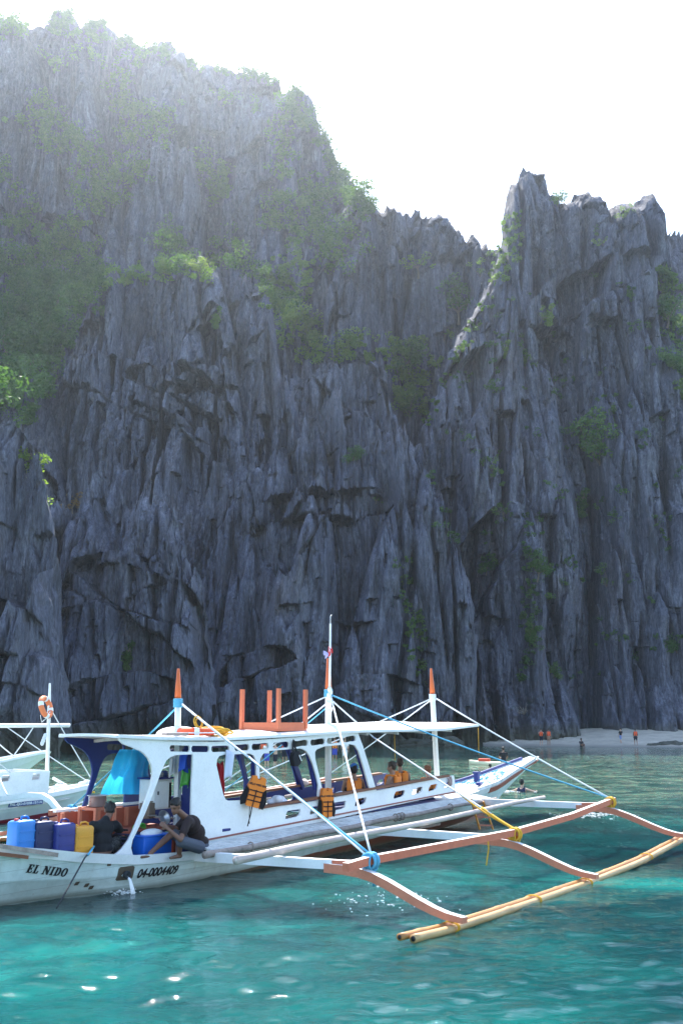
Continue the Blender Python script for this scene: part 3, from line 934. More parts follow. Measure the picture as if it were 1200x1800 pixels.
def hull_material():
    m, nt, b = new_mat('hull_paint')
    co = obj_co(nt)
    sx = N(nt, 'ShaderNodeSeparateXYZ'); nt.links.new(co, sx.inputs[0])
    # bottom paint line climbs towards the bow
    lin = N(nt, 'ShaderNodeMath', operation='MULTIPLY_ADD'); lin.inputs[1].default_value = 0.040; lin.inputs[2].default_value = 0.16
    nt.links.new(sx.outputs[0], lin.inputs[0])
    df = N(nt, 'ShaderNodeMath', operation='SUBTRACT'); nt.links.new(sx.outputs[2], df.inputs[0]); nt.links.new(lin.outputs[0], df.inputs[1])
    wob = noise(nt, co, 1.5, 4, .6)
    ad = N(nt, 'ShaderNodeMath', operation='MULTIPLY_ADD'); ad.inputs[1].default_value = 0.05; ad.inputs[2].default_value = -0.025
    nt.links.new(wob, ad.inputs[0])
    d2 = N(nt, 'ShaderNodeMath', operation='ADD'); nt.links.new(df.outputs[0], d2.inputs[0]); nt.links.new(ad.outputs[0], d2.inputs[1])
    lt = N(nt, 'ShaderNodeMath', operation='LESS_THAN'); lt.inputs[1].default_value = 0.0; nt.links.new(d2.outputs[0], lt.inputs[0])
    streak = noise(nt, mapping(nt, co, (5, 5, 0.6)), 1.0, 5, .65)
    white = ramp(nt, streak, [(0.35, (0.50, 0.60, 0.585)), (0.6, (0.60, 0.70, 0.685)), (0.8, (0.66, 0.74, 0.72))])
    grime = ramp(nt, noise(nt, co, 0.9, 6, .7), [(0.45, (0, 0, 0)), (0.72, (.7,) * 3)])
    white = mix(nt, grime, white, (0.42, 0.47, 0.43))
    run = ramp(nt, noise(nt, mapping(nt, co, (9, 9, .5)), 1.0, 4, .7), [(.62, (0, 0, 0)), (.75, (.6,) * 3)])
    white = mix(nt, run, white, (0.36, 0.33, 0.26))
    red = ramp(nt, streak, [(0.3, (0.13, 0.045, 0.025)), (0.7, (0.26, 0.085, 0.045))])
    # plank seams
    fz = N(nt, 'ShaderNodeMath', operation='MULTIPLY_ADD'); fz.inputs[1].default_value = -.045; nt.links.new(sx.outputs[0], fz.inputs[0]); nt.links.new(sx.outputs[2], fz.inputs[2])
    md = N(nt, 'ShaderNodeMath', operation='PINGPONG'); md.inputs[1].default_value = .085; nt.links.new(fz.outputs[0], md.inputs[0])
    sl = N(nt, 'ShaderNodeMath', operation='LESS_THAN'); sl.inputs[1].default_value = .004; nt.links.new(md.outputs[0], sl.inputs[0])
    white = mix(nt, sl.outputs[0], white, (.40, .46, .45))
    c = mix(nt, lt.outputs[0], white, red)
    # weed line at the water
    wet = N(nt, 'ShaderNodeMapRange'); wet.inputs[1].default_value = 0.02; wet.inputs[2].default_value = 0.10; wet.inputs[3].default_value = .7; wet.inputs[4].default_value = 0.0
    nt.links.new(sx.outputs[2], wet.inputs[0])
    c = mix(nt, wet.outputs[0], c, (0.10, 0.11, 0.075))
    nt.links.new(c, b.inputs['Base Color'])
    b.inputs['Roughness'].default_value = 0.4
    bump(nt, b, noise(nt, mapping(nt, co, (1, 3, 9)), 1.0, 3, .5), 0.15, 0.02)
    return m
HULL = hull_material()

def evaluated_mesh(o):
    dg = bpy.context.evaluated_depsgraph_get()
    me = bpy.data.meshes.new_from_object(o.evaluated_get(dg))
    return me

def plate_mesh(outer, holes, thick):
    """flat plate in XY with holes, extruded +-thick/2 along Z"""
    cu = bpy.data.curves.new('plate', 'CURVE')
    cu.dimensions = '2D'; cu.fill_mode = 'BOTH'; cu.extrude = thick / 2
    for lp in [outer] + list(holes):
        sp = cu.splines.new('POLY')
        sp.points.add(len(lp) - 1)
        for i, (x, y) in enumerate(lp): sp.points[i].co = (x, y, 0, 1)
        sp.use_cyclic_u = True
    o = bpy.data.objects.new('plate_tmp', cu); COL.objects.link(o)
    me = evaluated_mesh(o)
    bpy.data.objects.remove(o); bpy.data.curves.remove(cu)
    me.materials.clear()
    return me

def text_mesh(txt, size, shear=0.0, extrude=0.004, bold=0.0, squeeze=1.0):
    cu = bpy.data.curves.new('text', 'FONT')
    cu.body = txt; cu.size = size; cu.shear = shear; cu.extrude = extrude; cu.offset = bold
    cu.align_x = 'CENTER'; cu.align_y = 'CENTER'
    o = bpy.data.objects.new('text_tmp', cu); COL.objects.link(o)
    me = evaluated_mesh(o)
    bpy.data.objects.remove(o); bpy.data.curves.remove(cu)
    me.materials.clear()
    if squeeze != 1.0:
        me.transform(Matrix.Diagonal((squeeze, 1, 1, 1)))
    return me

def smooth_loop(pts, n=3):
    """rounded closed loop through pts (Chaikin)"""
    for _ in range(n):
        q = []
        for i in range(len(pts)):
            a, b = Vector(pts[i]), Vector(pts[(i + 1) % len(pts)])
            q += [a * .75 + b * .25, a * .25 + b * .75]
        pts = q
    return [(p[0], p[1]) for p in pts]

def sag(a, b, drop=0.04, n=10):
    a, b = Vector(a), Vector(b)
    return [a.lerp(b, i / n) - Vector((0, 0, drop * 4 * (i / n) * (1 - i / n))) for i in range(n + 1)]

boat = empty('outrigger_boat', BOAT_O, BOAT_ANG)
put(boat, 'white outrigger tour boat with flat roof and orange tipped masts', 'boat')

# ---- hull ------------------------------------------------------------------
#      s      zk     bw    zw    bg    zg
ST = [(-9.2, -.10, .12, .05, .36, 1.02), (-8.4, -.20, .14, .0, .47, .93), (-7.9, -.25, .16, .0, .53, .86), (-7.3, -.30, .22, .0, .66, .78), (-6.5, -.4, .42, .0, .80, .64), (-5.6, -.45, .74, .0, .92, .53),
      (-4.6, -.5, .84, .0, 1.0, .49), (-3.3, -.5, .88, .0, 1.05, .46), (-1.9, -.5, .93, .0, 1.09, .48), (0.0, -.5, .88, .0, 1.12, .53), (2.2, -.5, .70, .0, 1.12, .62), (4.0, -.48, .42, .0, 1.05, .74), (5.4, -.42, .20, .0, .92, .83),
      (6.6, -.28, .12, .06, .76, .90), (7.6, -.08, .12, .22, .64, .96), (8.2, .12, .14, .42, .56, 1.04), (9.0, .56, .15, .82, .46, 1.17), (10.2, 1.02, .13, 1.18, .34, 1.36), (11.1, 1.32, .10, 1.43, .24, 1.50), (11.42, 1.47, .07, 1.52, .15, 1.57)]
_S = np.array(ST)
def stat(s, k): return float(np.interp(s, _S[:, 0], _S[:, k]))
def hull_n(s, z):
    """half breadth of the hull side at height z"""
    zw, zg, bw, bg = stat(s, 3), stat(s, 5), stat(s, 2), stat(s, 4)
    zc = zw + .42 * (zg - zw); bc = bw + .62 * (bg - bw)
    return float(np.interp(z, [zw, zc, zg], [bw, bc, bg]))
def build_hull():
    ss = np.concatenate([np.linspace(-9.2, 7, 60), np.linspace(7.2, 11.42, 26)])
    rows = []
    for s in ss:
        zk, bw, zw, bg, zg = (stat(s, k) for k in (1, 2, 3, 4, 5))
        zc = zw + .42 * (zg - zw); bc = bw + .62 * (bg - bw)
        half = [(0.0, zk), (bw * .35, zk + .1 * (zw - zk)), (bw * .8, zk + .45 * (zw - zk)), (bw, zw), (bw + .5 * (bc - bw), zw + .5 * (zc - zw)), (bc, zc), (bc + .012, zc + .02), (bc + .5 * (bg - bc), zc + .5 * (zg - zc)), (bg, zg),
                (bg - .055, zg), (bg - .075, zg - .12)]
        rows.append([(s, -n, z) for n, z in reversed(half)] + [(s, n, z) for n, z in half[1:]])
    V = np.array(rows); k = V.shape[1]
    F = grid_faces(len(ss), k)
    me = bpy.data.meshes.new('hull')
    fl = [tuple(int(i) for i in f) for f in F]
    fl.append(tuple(range(k)))
    fl.append(tuple((len(ss) - 1) * k + i for i in range(k - 1, -1, -1)))
    me.from_pydata(V.reshape(-1, 3).tolist(), [], fl)
    bm = bmesh.new(); bm.from_mesh(me); bmesh.ops.recalc_face_normals(bm, faces=bm.faces); bm.to_mesh(me); bm.free()
    return link('hull', me, HULL, boat)
build_hull()

def strip(name, s0, s1, f_lo, f_hi, mat, parent=boat, n=50, thick=.03):
    """a batten lying on the hull side; f_lo, f_hi: s -> (n, z)"""
    for side in (1, -1):
        V, Fc = [], []
        for i in range(n + 1):
            s = s0 + (s1 - s0) * i / n
            (n0, z0), (n1, z1) = f_lo(s), f_hi(s)
            V += [(s, -side * n0, z0), (s, -side * (n0 + thick), z0), (s, -side * (n1 + thick), z1), (s, -side * (n1 - .02), z1)]
        for i in range(n):
            for k in range(4):
                k2 = (k + 1) % 4
                Fc.append((i * 4 + k, i * 4 + k2, i * 4 + 4 + k2, i * 4 + 4 + k))
        Fc += [(0, 1, 2, 3), (n * 4 + 3, n * 4 + 2, n * 4 + 1, n * 4)]
        MB().add(V, Fc).build(name, mat, parent)
strip('rub_rail', -9.2, 7.0, lambda s: (hull_n(s, stat(s, 5) - .13) - .004, stat(s, 5) - .13), lambda s: (stat(s, 4) - .004, stat(s, 5) + .012), WHITE)
strip('bow_strake', 7.02, 11.3, lambda s: (hull_n(s, stat(s, 5) - .16) - .004, stat(s, 5) - .16), lambda s: (stat(s, 4) - .004, stat(s, 5) - .03), REDW)

# decks
def deck(name, s0, s1, zf, mat, inset=.06, n=30):
    V, Fc = [], []
    for i in range(n + 1):
        s = s0 + (s1 - s0) * i / n
        b = stat(s, 4) - inset; z = zf(s)
        V += [(s, -b, z), (s, b, z), (s, b, z - .05), (s, -b, z - .05)]
    for i in range(n):
        for k in range(4):
            k2 = (k + 1) % 4
            Fc.append((i * 4 + k, i * 4 + k2, i * 4 + 4 + k2, i * 4 + 4 + k))
    Fc += [(3, 2, 1, 0), (n * 4, n * 4 + 1, n * 4 + 2, n * 4 + 3)]
    return MB().add(V, Fc).build(name, mat, boat)
deck('bow_deck', 4.35, 11.36, lambda s: stat(s, 5) - .02, WORN)
deck('stern_deck', -9.1, -5.95, lambda s: stat(s, 5) - .05, WORN, .07, 16)
deck('cockpit_floor', -9.0, 4.3, lambda s: 0.24, GREYWOOD, .28)
# painted edges of the bow
for side, mat in ((-1, BLUE), (1, WORN)):
    pts = [L(s, side * (stat(s, 4) - .03), stat(s, 5) + .03) for s in np.linspace(6.2, 11.0, 20)]
    MB().beam(pts, .05, .085).build('bow_rail', mat, boat)
b = MB(); pq = P(838, 1386, -.1); b.box((pq.x, pq.y, pq.z + .19), (.13, .13, .46), bevel=.01); b.box((pq.x, pq.y, pq.z + .42), (.17, .17, .05), bevel=.01); b.build('mooring_post', BLUE, boat)
b = MB(); b.box((7.2, -.30, .985), (.35, .12, .08), .3, bevel=.01); b.build('cleat', BLUE, boat)

# walkways along both sides: planks on edge beams
def zwalk(s): return float(np.interp(s, [-4.84, -1.6, 1.22, 5.75], [.56, .64, .72, .82]))
for side in (1, -1):
    wk = None
    for k in range(5):
        n0 = 1.0 + k * .098
        off = .02 * k
        pts = [L(s, side * (n0 + .045), zwalk(s) - .012 * k) for s in np.linspace(-4.4 - off, 5.6 - off, 24)]
        MB().beam(pts, .088, .03).build('plank', WORN, boat)
    pts = [L(s, side * 1.515, zwalk(s) - .075 + .012 * math.sin(s * 2.3)) for s in np.linspace(-4.75, 5.7, 40)]
    MB().tube(pts, [.058 - .0015 * i * .4 + .004 * (i % 6 == 0) for i in range(40)], 10).build('edge_pole', GREYWOOD, boat)
    for s in np.linspace(-4.0, 5.0, 7):
        MB().beam([L(s, side * .9, zwalk(s) - .12), L(s, side * 1.48, zwalk(s) - .11)], .06, .05).build('bracket', WORN, boat)
# rope lashings on the starboard walkway edge
for s in (-3.6, 1.05, 1.2, 1.32, 3.4):
    MB().torus(L(s, 1.515, zwalk(s) - .07), .07, .014, Matrix.Rotation(math.pi / 2, 3, 'Y'), 12, 6).build('lashing', GREYWOOD, boat)

# ---- cabin sides -------------------------------------------------------------
def n_panel(s): return np.interp(s, [-6.5, -4.5, -2, 0, 5], [.58, .80, .93, .95, .95])
def PW(u, v, off=0.0):
    """sighting met by the starboard cabin side"""
    n = .9
    for _ in range(10): q = P(u, v, n); n = float(n_panel(q.x)) + off
    return P(u, v, n)
def sz(u, v): q = PW(u, v); return (q.x, q.z)
outer_px = [(210, 1295), (246, 1298), (300, 1303), (376, 1304), (430, 1302), (520, 1296), (600, 1289), (627, 1287), (636, 1311), (648, 1350), (660, 1390),
            (700, 1382), (740, 1374), (780, 1366.5), (796, 1363), (800, 1394), (770, 1399), (680, 1418), (560, 1445), (450, 1466), (370, 1481), (334, 1487),
            (335, 1440), (336.5, 1380), (338, 1326), (322, 1326.5), (306, 1327.6), (298, 1331), (291, 1337), (285, 1349), (280, 1361), (276, 1373), (268, 1394), (255, 1427),
            (241, 1458), (232, 1476), (229, 1490), (232, 1502), (240, 1511), (256, 1514), (256, 1521), (196, 1519), (198, 1504), (206, 1499), (214, 1492), (226, 1476), (234, 1459), (248, 1426), (258, 1400), (265, 1378), (268, 1360),
            (266, 1346), (260, 1333), (253, 1325), (246, 1320), (232, 1314), (216, 1308), (209, 1301)]
def rrect(x0, y0, x1, y1, y0b=None, y1b=None):
    """slot with tilted top and bottom"""
    y0b = y0 if y0b is None else y0b; y1b = y1 if y1b is None else y1b
    return [(x0, y0), (x1, y0b), (x1, y1b), (x0, y1)]
def rounded(pts_px, r=1):
    return smooth_loop([sz(*p) for p in pts_px], 2)
holes = []
for (x0, x1, t0, t1, h) in ((297, 333, 1310, 1310.5, 11), (335, 367, 1311, 1311, 11), (370, 402, 1311, 1310.5, 11), (411, 437, 1309, 1308, 11), (441, 471, 1307.5, 1306, 11),
                            (478, 507, 1305.5, 1303.5, 10.5), (513, 540, 1302.5, 1300.5, 10.5), (544, 570, 1300, 1298, 10.5), (573, 598, 1297.3, 1295.3, 10.3), (601, 624, 1294.8, 1293, 10)):
    w = (x1 - x0)
    q = [(x0 + 2, t0), (x0 + w * .3, t0), (x0 + w * .7, t1), (x1 - 2, t1), (x1, t1 + h * .3), (x1, t1 + h * .7), (x1 - 2, t1 + h), (x0 + w * .7, t1 + h), (x0 + w * .3, t0 + h), (x0 + 2, t0 + h), (x0, t0 + h * .7), (x0, t0 + h * .3)]
    holes.append([sz(*p) for p in q])
win1 = [(379, 1345), (380, 1335), (384, 1329), (392, 1326.5), (420, 1325.5), (438, 1324.5), (445, 1328), (449, 1338), (449.5, 1360), (449, 1402), (440, 1405.5), (415, 1407), (400, 1407.5), (395, 1405), (391, 1396), (385, 1372)]
win2 = [(454.5, 1345), (456, 1334), (461, 1325), (472, 1320), (500, 1317.5), (528, 1315.5), (537, 1320), (543, 1329), (549, 1344), (554, 1361), (558.5, 1380), (558, 1407), (520, 1413), (454.5, 1421)]
win3 = [(552.5, 1334), (552, 1322), (556, 1315.5), (564, 1312.5), (590, 1310), (614, 1308), (622, 1310), (629, 1320), (637, 1345), (649, 1388.5), (610, 1397), (568, 1405), (566, 1392), (561, 1370)]
for w in (win1, win2, win3): holes.append([sz(*p) for p in w])
for (x0, x1, yt0, yt1, yb0, yb1) in ((500, 527, 1426, 1422, 1440, 1436), (543, 569, 1418.5, 1413.5, 1432, 1428), (581, 607, 1411.5, 1407.5, 1426, 1422), (622, 643, 1405, 1401, 1418, 1414), (690, 710.5, 1392, 1388.5, 1404.5, 1401),
                                     (722, 741.5, 1386, 1382.5, 1398, 1394.5), (751, 767.5, 1380.5, 1377.5, 1392, 1389), (779, 792, 1376, 1374, 1386, 1384)):
    w = x1 - x0
    q = [(x0 + 4, yt0 - .6), (x1 - 1, yt1), (x1, yt1 + 2), (x1 - 1.5, yb1 - 4), (x1 - 6, yb1 - .4), (x0 + 1, yb0), (x0, yb0 - 2), (x0 + 1, yt0 + 5)]
    holes.append([sz(*p) for p in q])
_panel = plate_mesh([sz(*p) for p in outer_px], holes, .045)
_bm = bmesh.new(); _bm.from_mesh(_panel)
bmesh.ops.remove_doubles(_bm, verts=_bm.verts, dist=1e-5)
for _s in np.arange(-6.0, 4.6, .3):
    bmesh.ops.bisect_plane(_bm, geom=list(_bm.verts) + list(_bm.edges) + list(_bm.faces), plane_co=(_s, 0, 0), plane_no=(1, 0, 0))
_bm.to_mesh(_panel); _bm.free()
for side in (1, -1):
    me = _panel.copy()
    co = np.zeros(len(me.vertices) * 3, np.float32); me.vertices.foreach_get('co', co); co = co.reshape(-1, 3)
    me.materials.append(WHITE); me.materials.append(BLUE)
    inner = np.array([(all if side == 1 else any)(co[k][2] < 0 for k in p.vertices) for p in me.polygons], dtype=np.int32)
    nco = np.stack([co[:, 0], -side * (n_panel(co[:, 0]) + co[:, 2]), co[:, 1]], -1)
    me.vertices.foreach_set('co', nco.ravel().astype(np.float32)); me.polygons.foreach_set('material_index', inner); me.update()
    bm = bmesh.new(); bm.from_mesh(me); bmesh.ops.recalc_face_normals(bm, faces=bm.faces); bm.to_mesh(me); bm.free()
    link('side_panel', me, None, boat)
    # brown sill and red stripe follow the panel
    def along(u0, v0, u1, v1, off, k=14):
        return [Vector((q.x, -side * (n_panel(q.x) + off), q.z)) for q in (PW(u0 + (u1 - u0) * t, v0 + (v1 - v0) * t) for t in np.linspace(0, 1, k))]
    MB().beam(along(453, 1420, 786, 1363.5, 0), .13, .045).build('window_sill', SILL, boat)
    MB().beam(along(336, 1481, 799, 1391.5, .03), .022, .028).build('stripe', STRIPE, boat)
    # posts behind the pillars, painted blue inside
    for (u0, v0, u1, v1) in ((546, 1318, 560, 1388), (627, 1300, 655, 1392), (451.5, 1322, 452, 1424)):
        a, c = PW(u0, v0), PW(u1, v1)
        MB().beam([Vector((a.x - .02, -side * (n_panel(a.x) - .065), a.z)), Vector((c.x - .02, -side * (n_panel(c.x) - .065), c.z))], .06, .085, up=(1, 0, 0)).build('window_post', BLUE, boat)

# ---- roof --------------------------------------------------------------------
def rw(s): return float(np.interp(s, [-6.3, -4.5, -2, 0, 6], [.66, .87, 1.0, 1.02, 1.02]))
def z_roof(s): return float(np.interp(s, [-6.0, -4.9, -3.6, .4, 4.0, 5.9], [2.385, 2.33, 2.31, 2.41, 2.42, 2.52]))
def build_roof():
    ss = np.linspace(-5.98, 5.86, 60); nn = np.linspace(-1, 1, 21)
    T, Bt = [], []
    for s in ss:
        cr = float(np.interp(s, [-6.25, -4, 0, 3.5, 5.86], [.02, .05, .12, .19, .06]))
        for n in nn:
            z = z_roof(s) + cr * (1 - n ** 2)
            T.append((s, -n * rw(s), z)); Bt.append((s, -n * rw(s), z - .045))
    F = grid_faces(60, 21); k = len(T)
    Fc = [tuple(int(i) for i in f) for f in F] + [tuple(int(i) + k for i in f[::-1]) for f in F]
    for i in range(59):
        Fc += [(i * 21, (i + 1) * 21, (i + 1) * 21 + k, i * 21 + k), (i * 21 + 20, i * 21 + 20 + k, (i + 1) * 21 + 20 + k, (i + 1) * 21 + 20)]
    for j in range(20):
        Fc += [(j, j + k, j + 1 + k, j + 1), (59 * 21 + j, 59 * 21 + j + 1, 59 * 21 + j + 1 + k, 59 * 21 + j + k)]
    o = MB().add(T + Bt, Fc, False).build('roof', WHITE, boat)
    for side in (1, -1):
        MB().beam([L(s, side * (rw(s) + .008), z_roof(s) - .012) for s in np.linspace(-5.95, 5.84, 30)], .03, .05).build('roof_edge', WHITE, o)
    MB().beam([L(5.88, n * 1.02, z_roof(5.86) - .02 + .06 * (1 - n ** 2)) for n in np.linspace(-1, 1, 12)], .03, .06).build('roof_edge', SILL, o)
    return o
roof = build_roof()
for s in np.linspace(-5.2, 4.6, 9):
    MB().beam([L(s, n * (rw(s) - .1), z_roof(s) - .08 + .04 * (1 - n ** 2)) for n in np.linspace(-1, 1, 7)], .05, .05).build('roof_beam', WORN, boat)

MB().beam([L(-4.0, .16, .3), L(-4.0, .16, 2.28)], .085, .085, up=(1, 0, 0)).build('cabin_post', WHITE, boat)
def box_part(name, lo, hi, mat, parent=boat, bevel=.008):
    lo, hi = Vector(lo), Vector(hi)
    return MB().box((lo + hi) / 2, [abs(x) for x in (hi - lo)], bevel=bevel).build(name, mat, parent)
# bulkhead beside the cabin door, galley furniture
box_part('bulkhead', L(-3.95, .80, .3), L(-3.90, .22, 2.26), BLUE)
box_part('galley_counter', L(-5.35, .22, .78), L(-4.05, -.50, .83), REDW)
for s in (-5.3, -4.7, -4.1):
    MB().beam([L(s, .2, .26), L(s, .2, .78)], .05, .05, up=(1, 0, 0)).build('counter_leg', REDW, boat)
MB().beam([L(-5.25, .22, .3), L(-4.75, .22, .76)], .05, .03, up=(0, 1, 0)).build('counter_brace', REDW, boat)
MB().beam([L(-4.15, .22, .3), L(-4.65, .22, .76)], .05, .03, up=(0, 1, 0)).build('counter_brace', REDW, boat)
box_part('galley_back', L(-6.05, -.50, .30), L(-4.2, -.54, 1.14), REDW)
MB().beam([L(-6.1, -.55, 1.17), L(-4.1, -.62, 1.18)], .07, .04).build('galley_rail', WHITE, boat)
for s in (-6.0, -5.3, -4.6):
    MB().beam([L(s, -.47, .3), L(s, -.47, 1.14)], .05, .06, up=(1, 0, 0)).build('galley_post', PINKW, boat)
# pot stand at the stern
def pot_stand():
    q = P(171, 1418, -.2)
    for s in (q.x - .2, q.x + .2):
        for n in (-.38, .0):
            MB().beam([L(s, n, .3), L(s, n, q.z)], .05, .05, up=(1, 0, 0)).build('stand_leg', PINKW, boat)
    for z in (q.z - .42, q.z - .02):
        for n in (-.38, .0): MB().beam([L(q.x - .2, n, z), L(q.x + .2, n, z)], .04, .04).build('stand_bar', PINKW, boat)
        for s in (q.x - .2, q.x + .2): MB().beam([L(s, -.38, z), L(s, .0, z)], .04, .04).build('stand_bar', PINKW, boat)
    return q
POT_AT = pot_stand()
box_part('engine_box', L(-6.75, .25, .5), L(-6.15, -.35, .92), PINKW)
# benches
for side in (1, -1):
    box_part('bench', L(-3.6, side * .58, .72), L(4.3, side * .88, .77), BLUE)
box_part('bench', L(0.9, .2, .72), L(4.2, -.2, .77), BLUE)

# ---- masts --------------------------------------------------------------------
def mast(base, top, r0, r1, tip_from, wrap):
    base, top = Vector(base), Vector(top)
    def at(z):
        return base.lerp(top, (z - base.z) / (top.z - base.z))
    m = MB().tube([base, at(tip_from)], [r0, r0 * .92], 12).build('mast', WHITE, boat)
    MB().tube([at(tip_from - .01), at(tip_from + .15), top], [r0 * 1.0, r0 * .9, r1], 12).build('mast_tip', ORANGE, m)
    b = MB()
    for i in range(7):
        b.torus(at(tip_from - .03 - .022 * i), r0 + .012, .014, None, 14, 6)
    b.build('rope_wrap', wrap, m)
    return m
mast(L(-3.82, 0, .3), L(-3.92, 0, 3.54), .062, .022, 3.02, ROPE_B)
mB = mast(L(.77, 0, .3), L(.76, 0, 3.96), .072, .035, 3.30, ROPE_B)
mast(L(5.52, 0, .75), L(5.28, 0, 3.93), .068, .025, 3.30, ROPE_W)
b = MB(); b.tube([L(0.73, .05, 3.25), L(0.74, .06, 3.9), L(0.75, .06, 4.72)], [.03, .026, .020], 8)
b.tube([L(0.75, .06, 4.7), L(0.75, .06, 4.88), L(0.79, .06, 4.92)], .008, 6); b.build('flag_staff', WHITE, mB)
def cloth_grid(f, nu, nv):
    """two-sided cloth sheet from f(u,v), with a little thickness"""
    V, Fc = [], []
    for i in range(nu + 1):
        for j in range(nv + 1):
            V.append(f(i / nu, j / nv))
    for i in range(nu):
        for j in range(nv):
            a = i * (nv + 1) + j
            Fc.append((a, a + nv + 1, a + nv + 2, a + 1))
    return V, Fc
def rag(name, u, v, n, w, h, mat, seed, parent=boat):
    q = P(u, v, n); rs = random.Random(seed); k = rs.uniform(5, 9); ph = rs.uniform(0, 6)
    V, Fc = cloth_grid(lambda a, c: q + Vector(((a - .5) * w * (1 - .25 * c), .05 * math.sin(a * k + ph + c * 2), -c * h + .04 * math.sin(a * 5 + ph))), 12, 8)
    o = MB().add(V, Fc, True).build(name, mat, parent)
    mod = o.modifiers.new('thickness', 'SOLIDIFY'); mod.thickness = .008
    return o
rag('flag', 580, 1138, .06, .10, .16, paint('red_cloth', (.6, .05, .05), .9), 3, mB)
rag('flag', 573, 1147, .07, .09, .09, paint('lilac_cloth', (.45, .42, .7), .9), 4, mB)
b = MB()
for i in range(9):
    b.ellipsoid(L(.67 + .03 * math.sin(i * 2), .10, 3.28 - .06 * i), (.055, .05, .06), 8, 6)
b.build('furled_cloth', WHITE, mB)

# ---- outriggers ----------------------------------------------------------------
J = [(-5.05, 4.90, .70), (-.62, 5.0, .675), (4.36, 4.90, .895)]
FT = [(-5.45, 6.33, .045), (-.90, 6.33, .02), (4.15, 6.33, .20)]
def zfloat(s): return float(np.interp(s, [-6.6, -5.5, -.9, 2.0, 4.2, 5.2, 7.5], [.085, .035, .01, .08, .20, .29, .6]))
def sunlit_top(o, top, side):  # pale material on upward faces stands in for the sun highlight
    me = o.data; me.materials.clear(); me.materials.append(side); me.materials.append(top)
    for p in me.polygons: p.material_index = 1 if p.normal.z > .45 else 0
    return o
FADED = paint('faded_orange_paint', (0.56, 0.16, 0.085), 0.65, 0.6, 0.65, 3.0)
BEAM_TOP = paint('beam_top_highlight', (0.70, 0.62, 0.58), 0.6, 0.7, .7, 4)  # sun highlight along the beam tops, put into the colour
for side, ds in ((1, 0.0), (-1, 3.05)):
    hull_s = (-4.35, .05, 5.3)
    for i in range(3):
        s, n, z = J[i]
        zin = (.40, .47, .68)[i]
        s, hs = s + ds, hull_s[i] + ds
        i0 = L(hs, side * .9, zin)
        if i == 2: i0 = L(hs, side * .75, zin)
        e = L(s, side * (n - .62), z - .10); e2 = L(s - .02, side * (n - .02), z - .07)
        MB().beam([i0, i0.lerp(e, .5), e], [.13, .13, .12], [.15, .14, .13]).build('boom', WHITE, boat)
        sunlit_top(MB().beam([e, e2], .115, .125).build('boom_end', REDW, boat), BEAM_TOP, FADED)
        fs, fn, fz = FT[i]; fs += ds * .9
        a = L(s - .02, side * (n - .75), z - .15); c = L(fs, side * fn, fz + .115)
        prof = [(0, 0), (.16, .02), (.30, .0), (.42, -.09), (.54, -.26), (.66, -.47), (.78, -.68), (.90, -.86), (1.0, -.96), (1.12, -1.0)]
        dz = (a.z - c.z)
        pts = []
        for (t, d) in prof:
            p = a.lerp(c, t); p.z = a.z + d * dz
            pts.append(p)
        sunlit_top(MB().beam(pts, .105, [.125, .125, .125, .12, .118, .115, .11, .10, .09, .075]).build('outrigger_arm', PINKW, boat), WORN, PINKW)  # arm tops coloured pale for the sun striking them
    # fore-and-aft beam over the boom ends
    pts = [L(J[0][0] - .62 + ds, side * J[0][1], J[0][2] - .02), L(J[0][0] + ds, side * J[0][1], J[0][2] + .01), L(J[1][0] + ds, side * J[1][1], J[1][2] + .03), L(2.0 + ds, side * 4.96, .775), L(J[2][0] + ds, side * J[2][1], J[2][2] + .02), L(J[2][0] + .25 + ds, side * (J[2][1] - .01), J[2][2] + .03)]
    sunlit_top(MB().beam(pts, .10, .11).build('outrigger_beam', REDW, boat), BEAM_TOP, FADED)
    # long pole half way out
    pts = [L(-5.9 + 11.25 * t + ds, side * (3.16 - .22 * t), .66 + .19 * t + .015 * math.sin(t * 9)) for t in np.linspace(0, 1, 24)]
    MB().tube(pts, [.062 - .0008 * i for i in range(24)], 10).build('side_pole', bamboo_material('grey_bamboo', (.36, .28, .24), (.56, .47, .42)) if side == 1 else GREYWOOD, boat)
    # two bamboo floats
    for off, r, mat in ((.05, .053, BAMBOO), (-.068, .044, BAMBOO_O)):
        ss = np.linspace(-6.5 + (.12 if off > 0 else 0), 7.4, 120)
        rr = []
        for q in ss:
            ph = (q * 1.9 + off * 7) % 1.0
            rr.append(r * (1.0 + (.16 if ph < .07 else 0)) * (1 - .012 * max(q, 0)))
        pts = [L(q + ds, side * (6.33 + off + .012 * math.sin(q * 1.3)), zfloat(q) + (-.012 if off > 0 else .008)) for q in ss]
        f = MB().tube(pts, rr, 12).build('bamboo_float', mat, boat)
        MB().tube([pts[0] - Vector((.004, 0, 0)), pts[0] + Vector((.02, 0, 0))], r * .6, 12).build('end_shade', INK, f)  # black plug paints the shade inside the hollow bamboo
    if side == 1:
        for q in (-5.42, -2.9, -.88, 2.2):
            yb = MB()
            for k in range(3):
                yb.tube([L(q + .022 * k + .006 * math.sin(a * 3), 6.33 + .128 * math.cos(a), zfloat(q) + .003 + .066 * math.sin(a)) for a in np.linspace(0, 6.283, 19)], .007, 6, False)
            yb.build('float_lashing', ROPE_Y, boat)

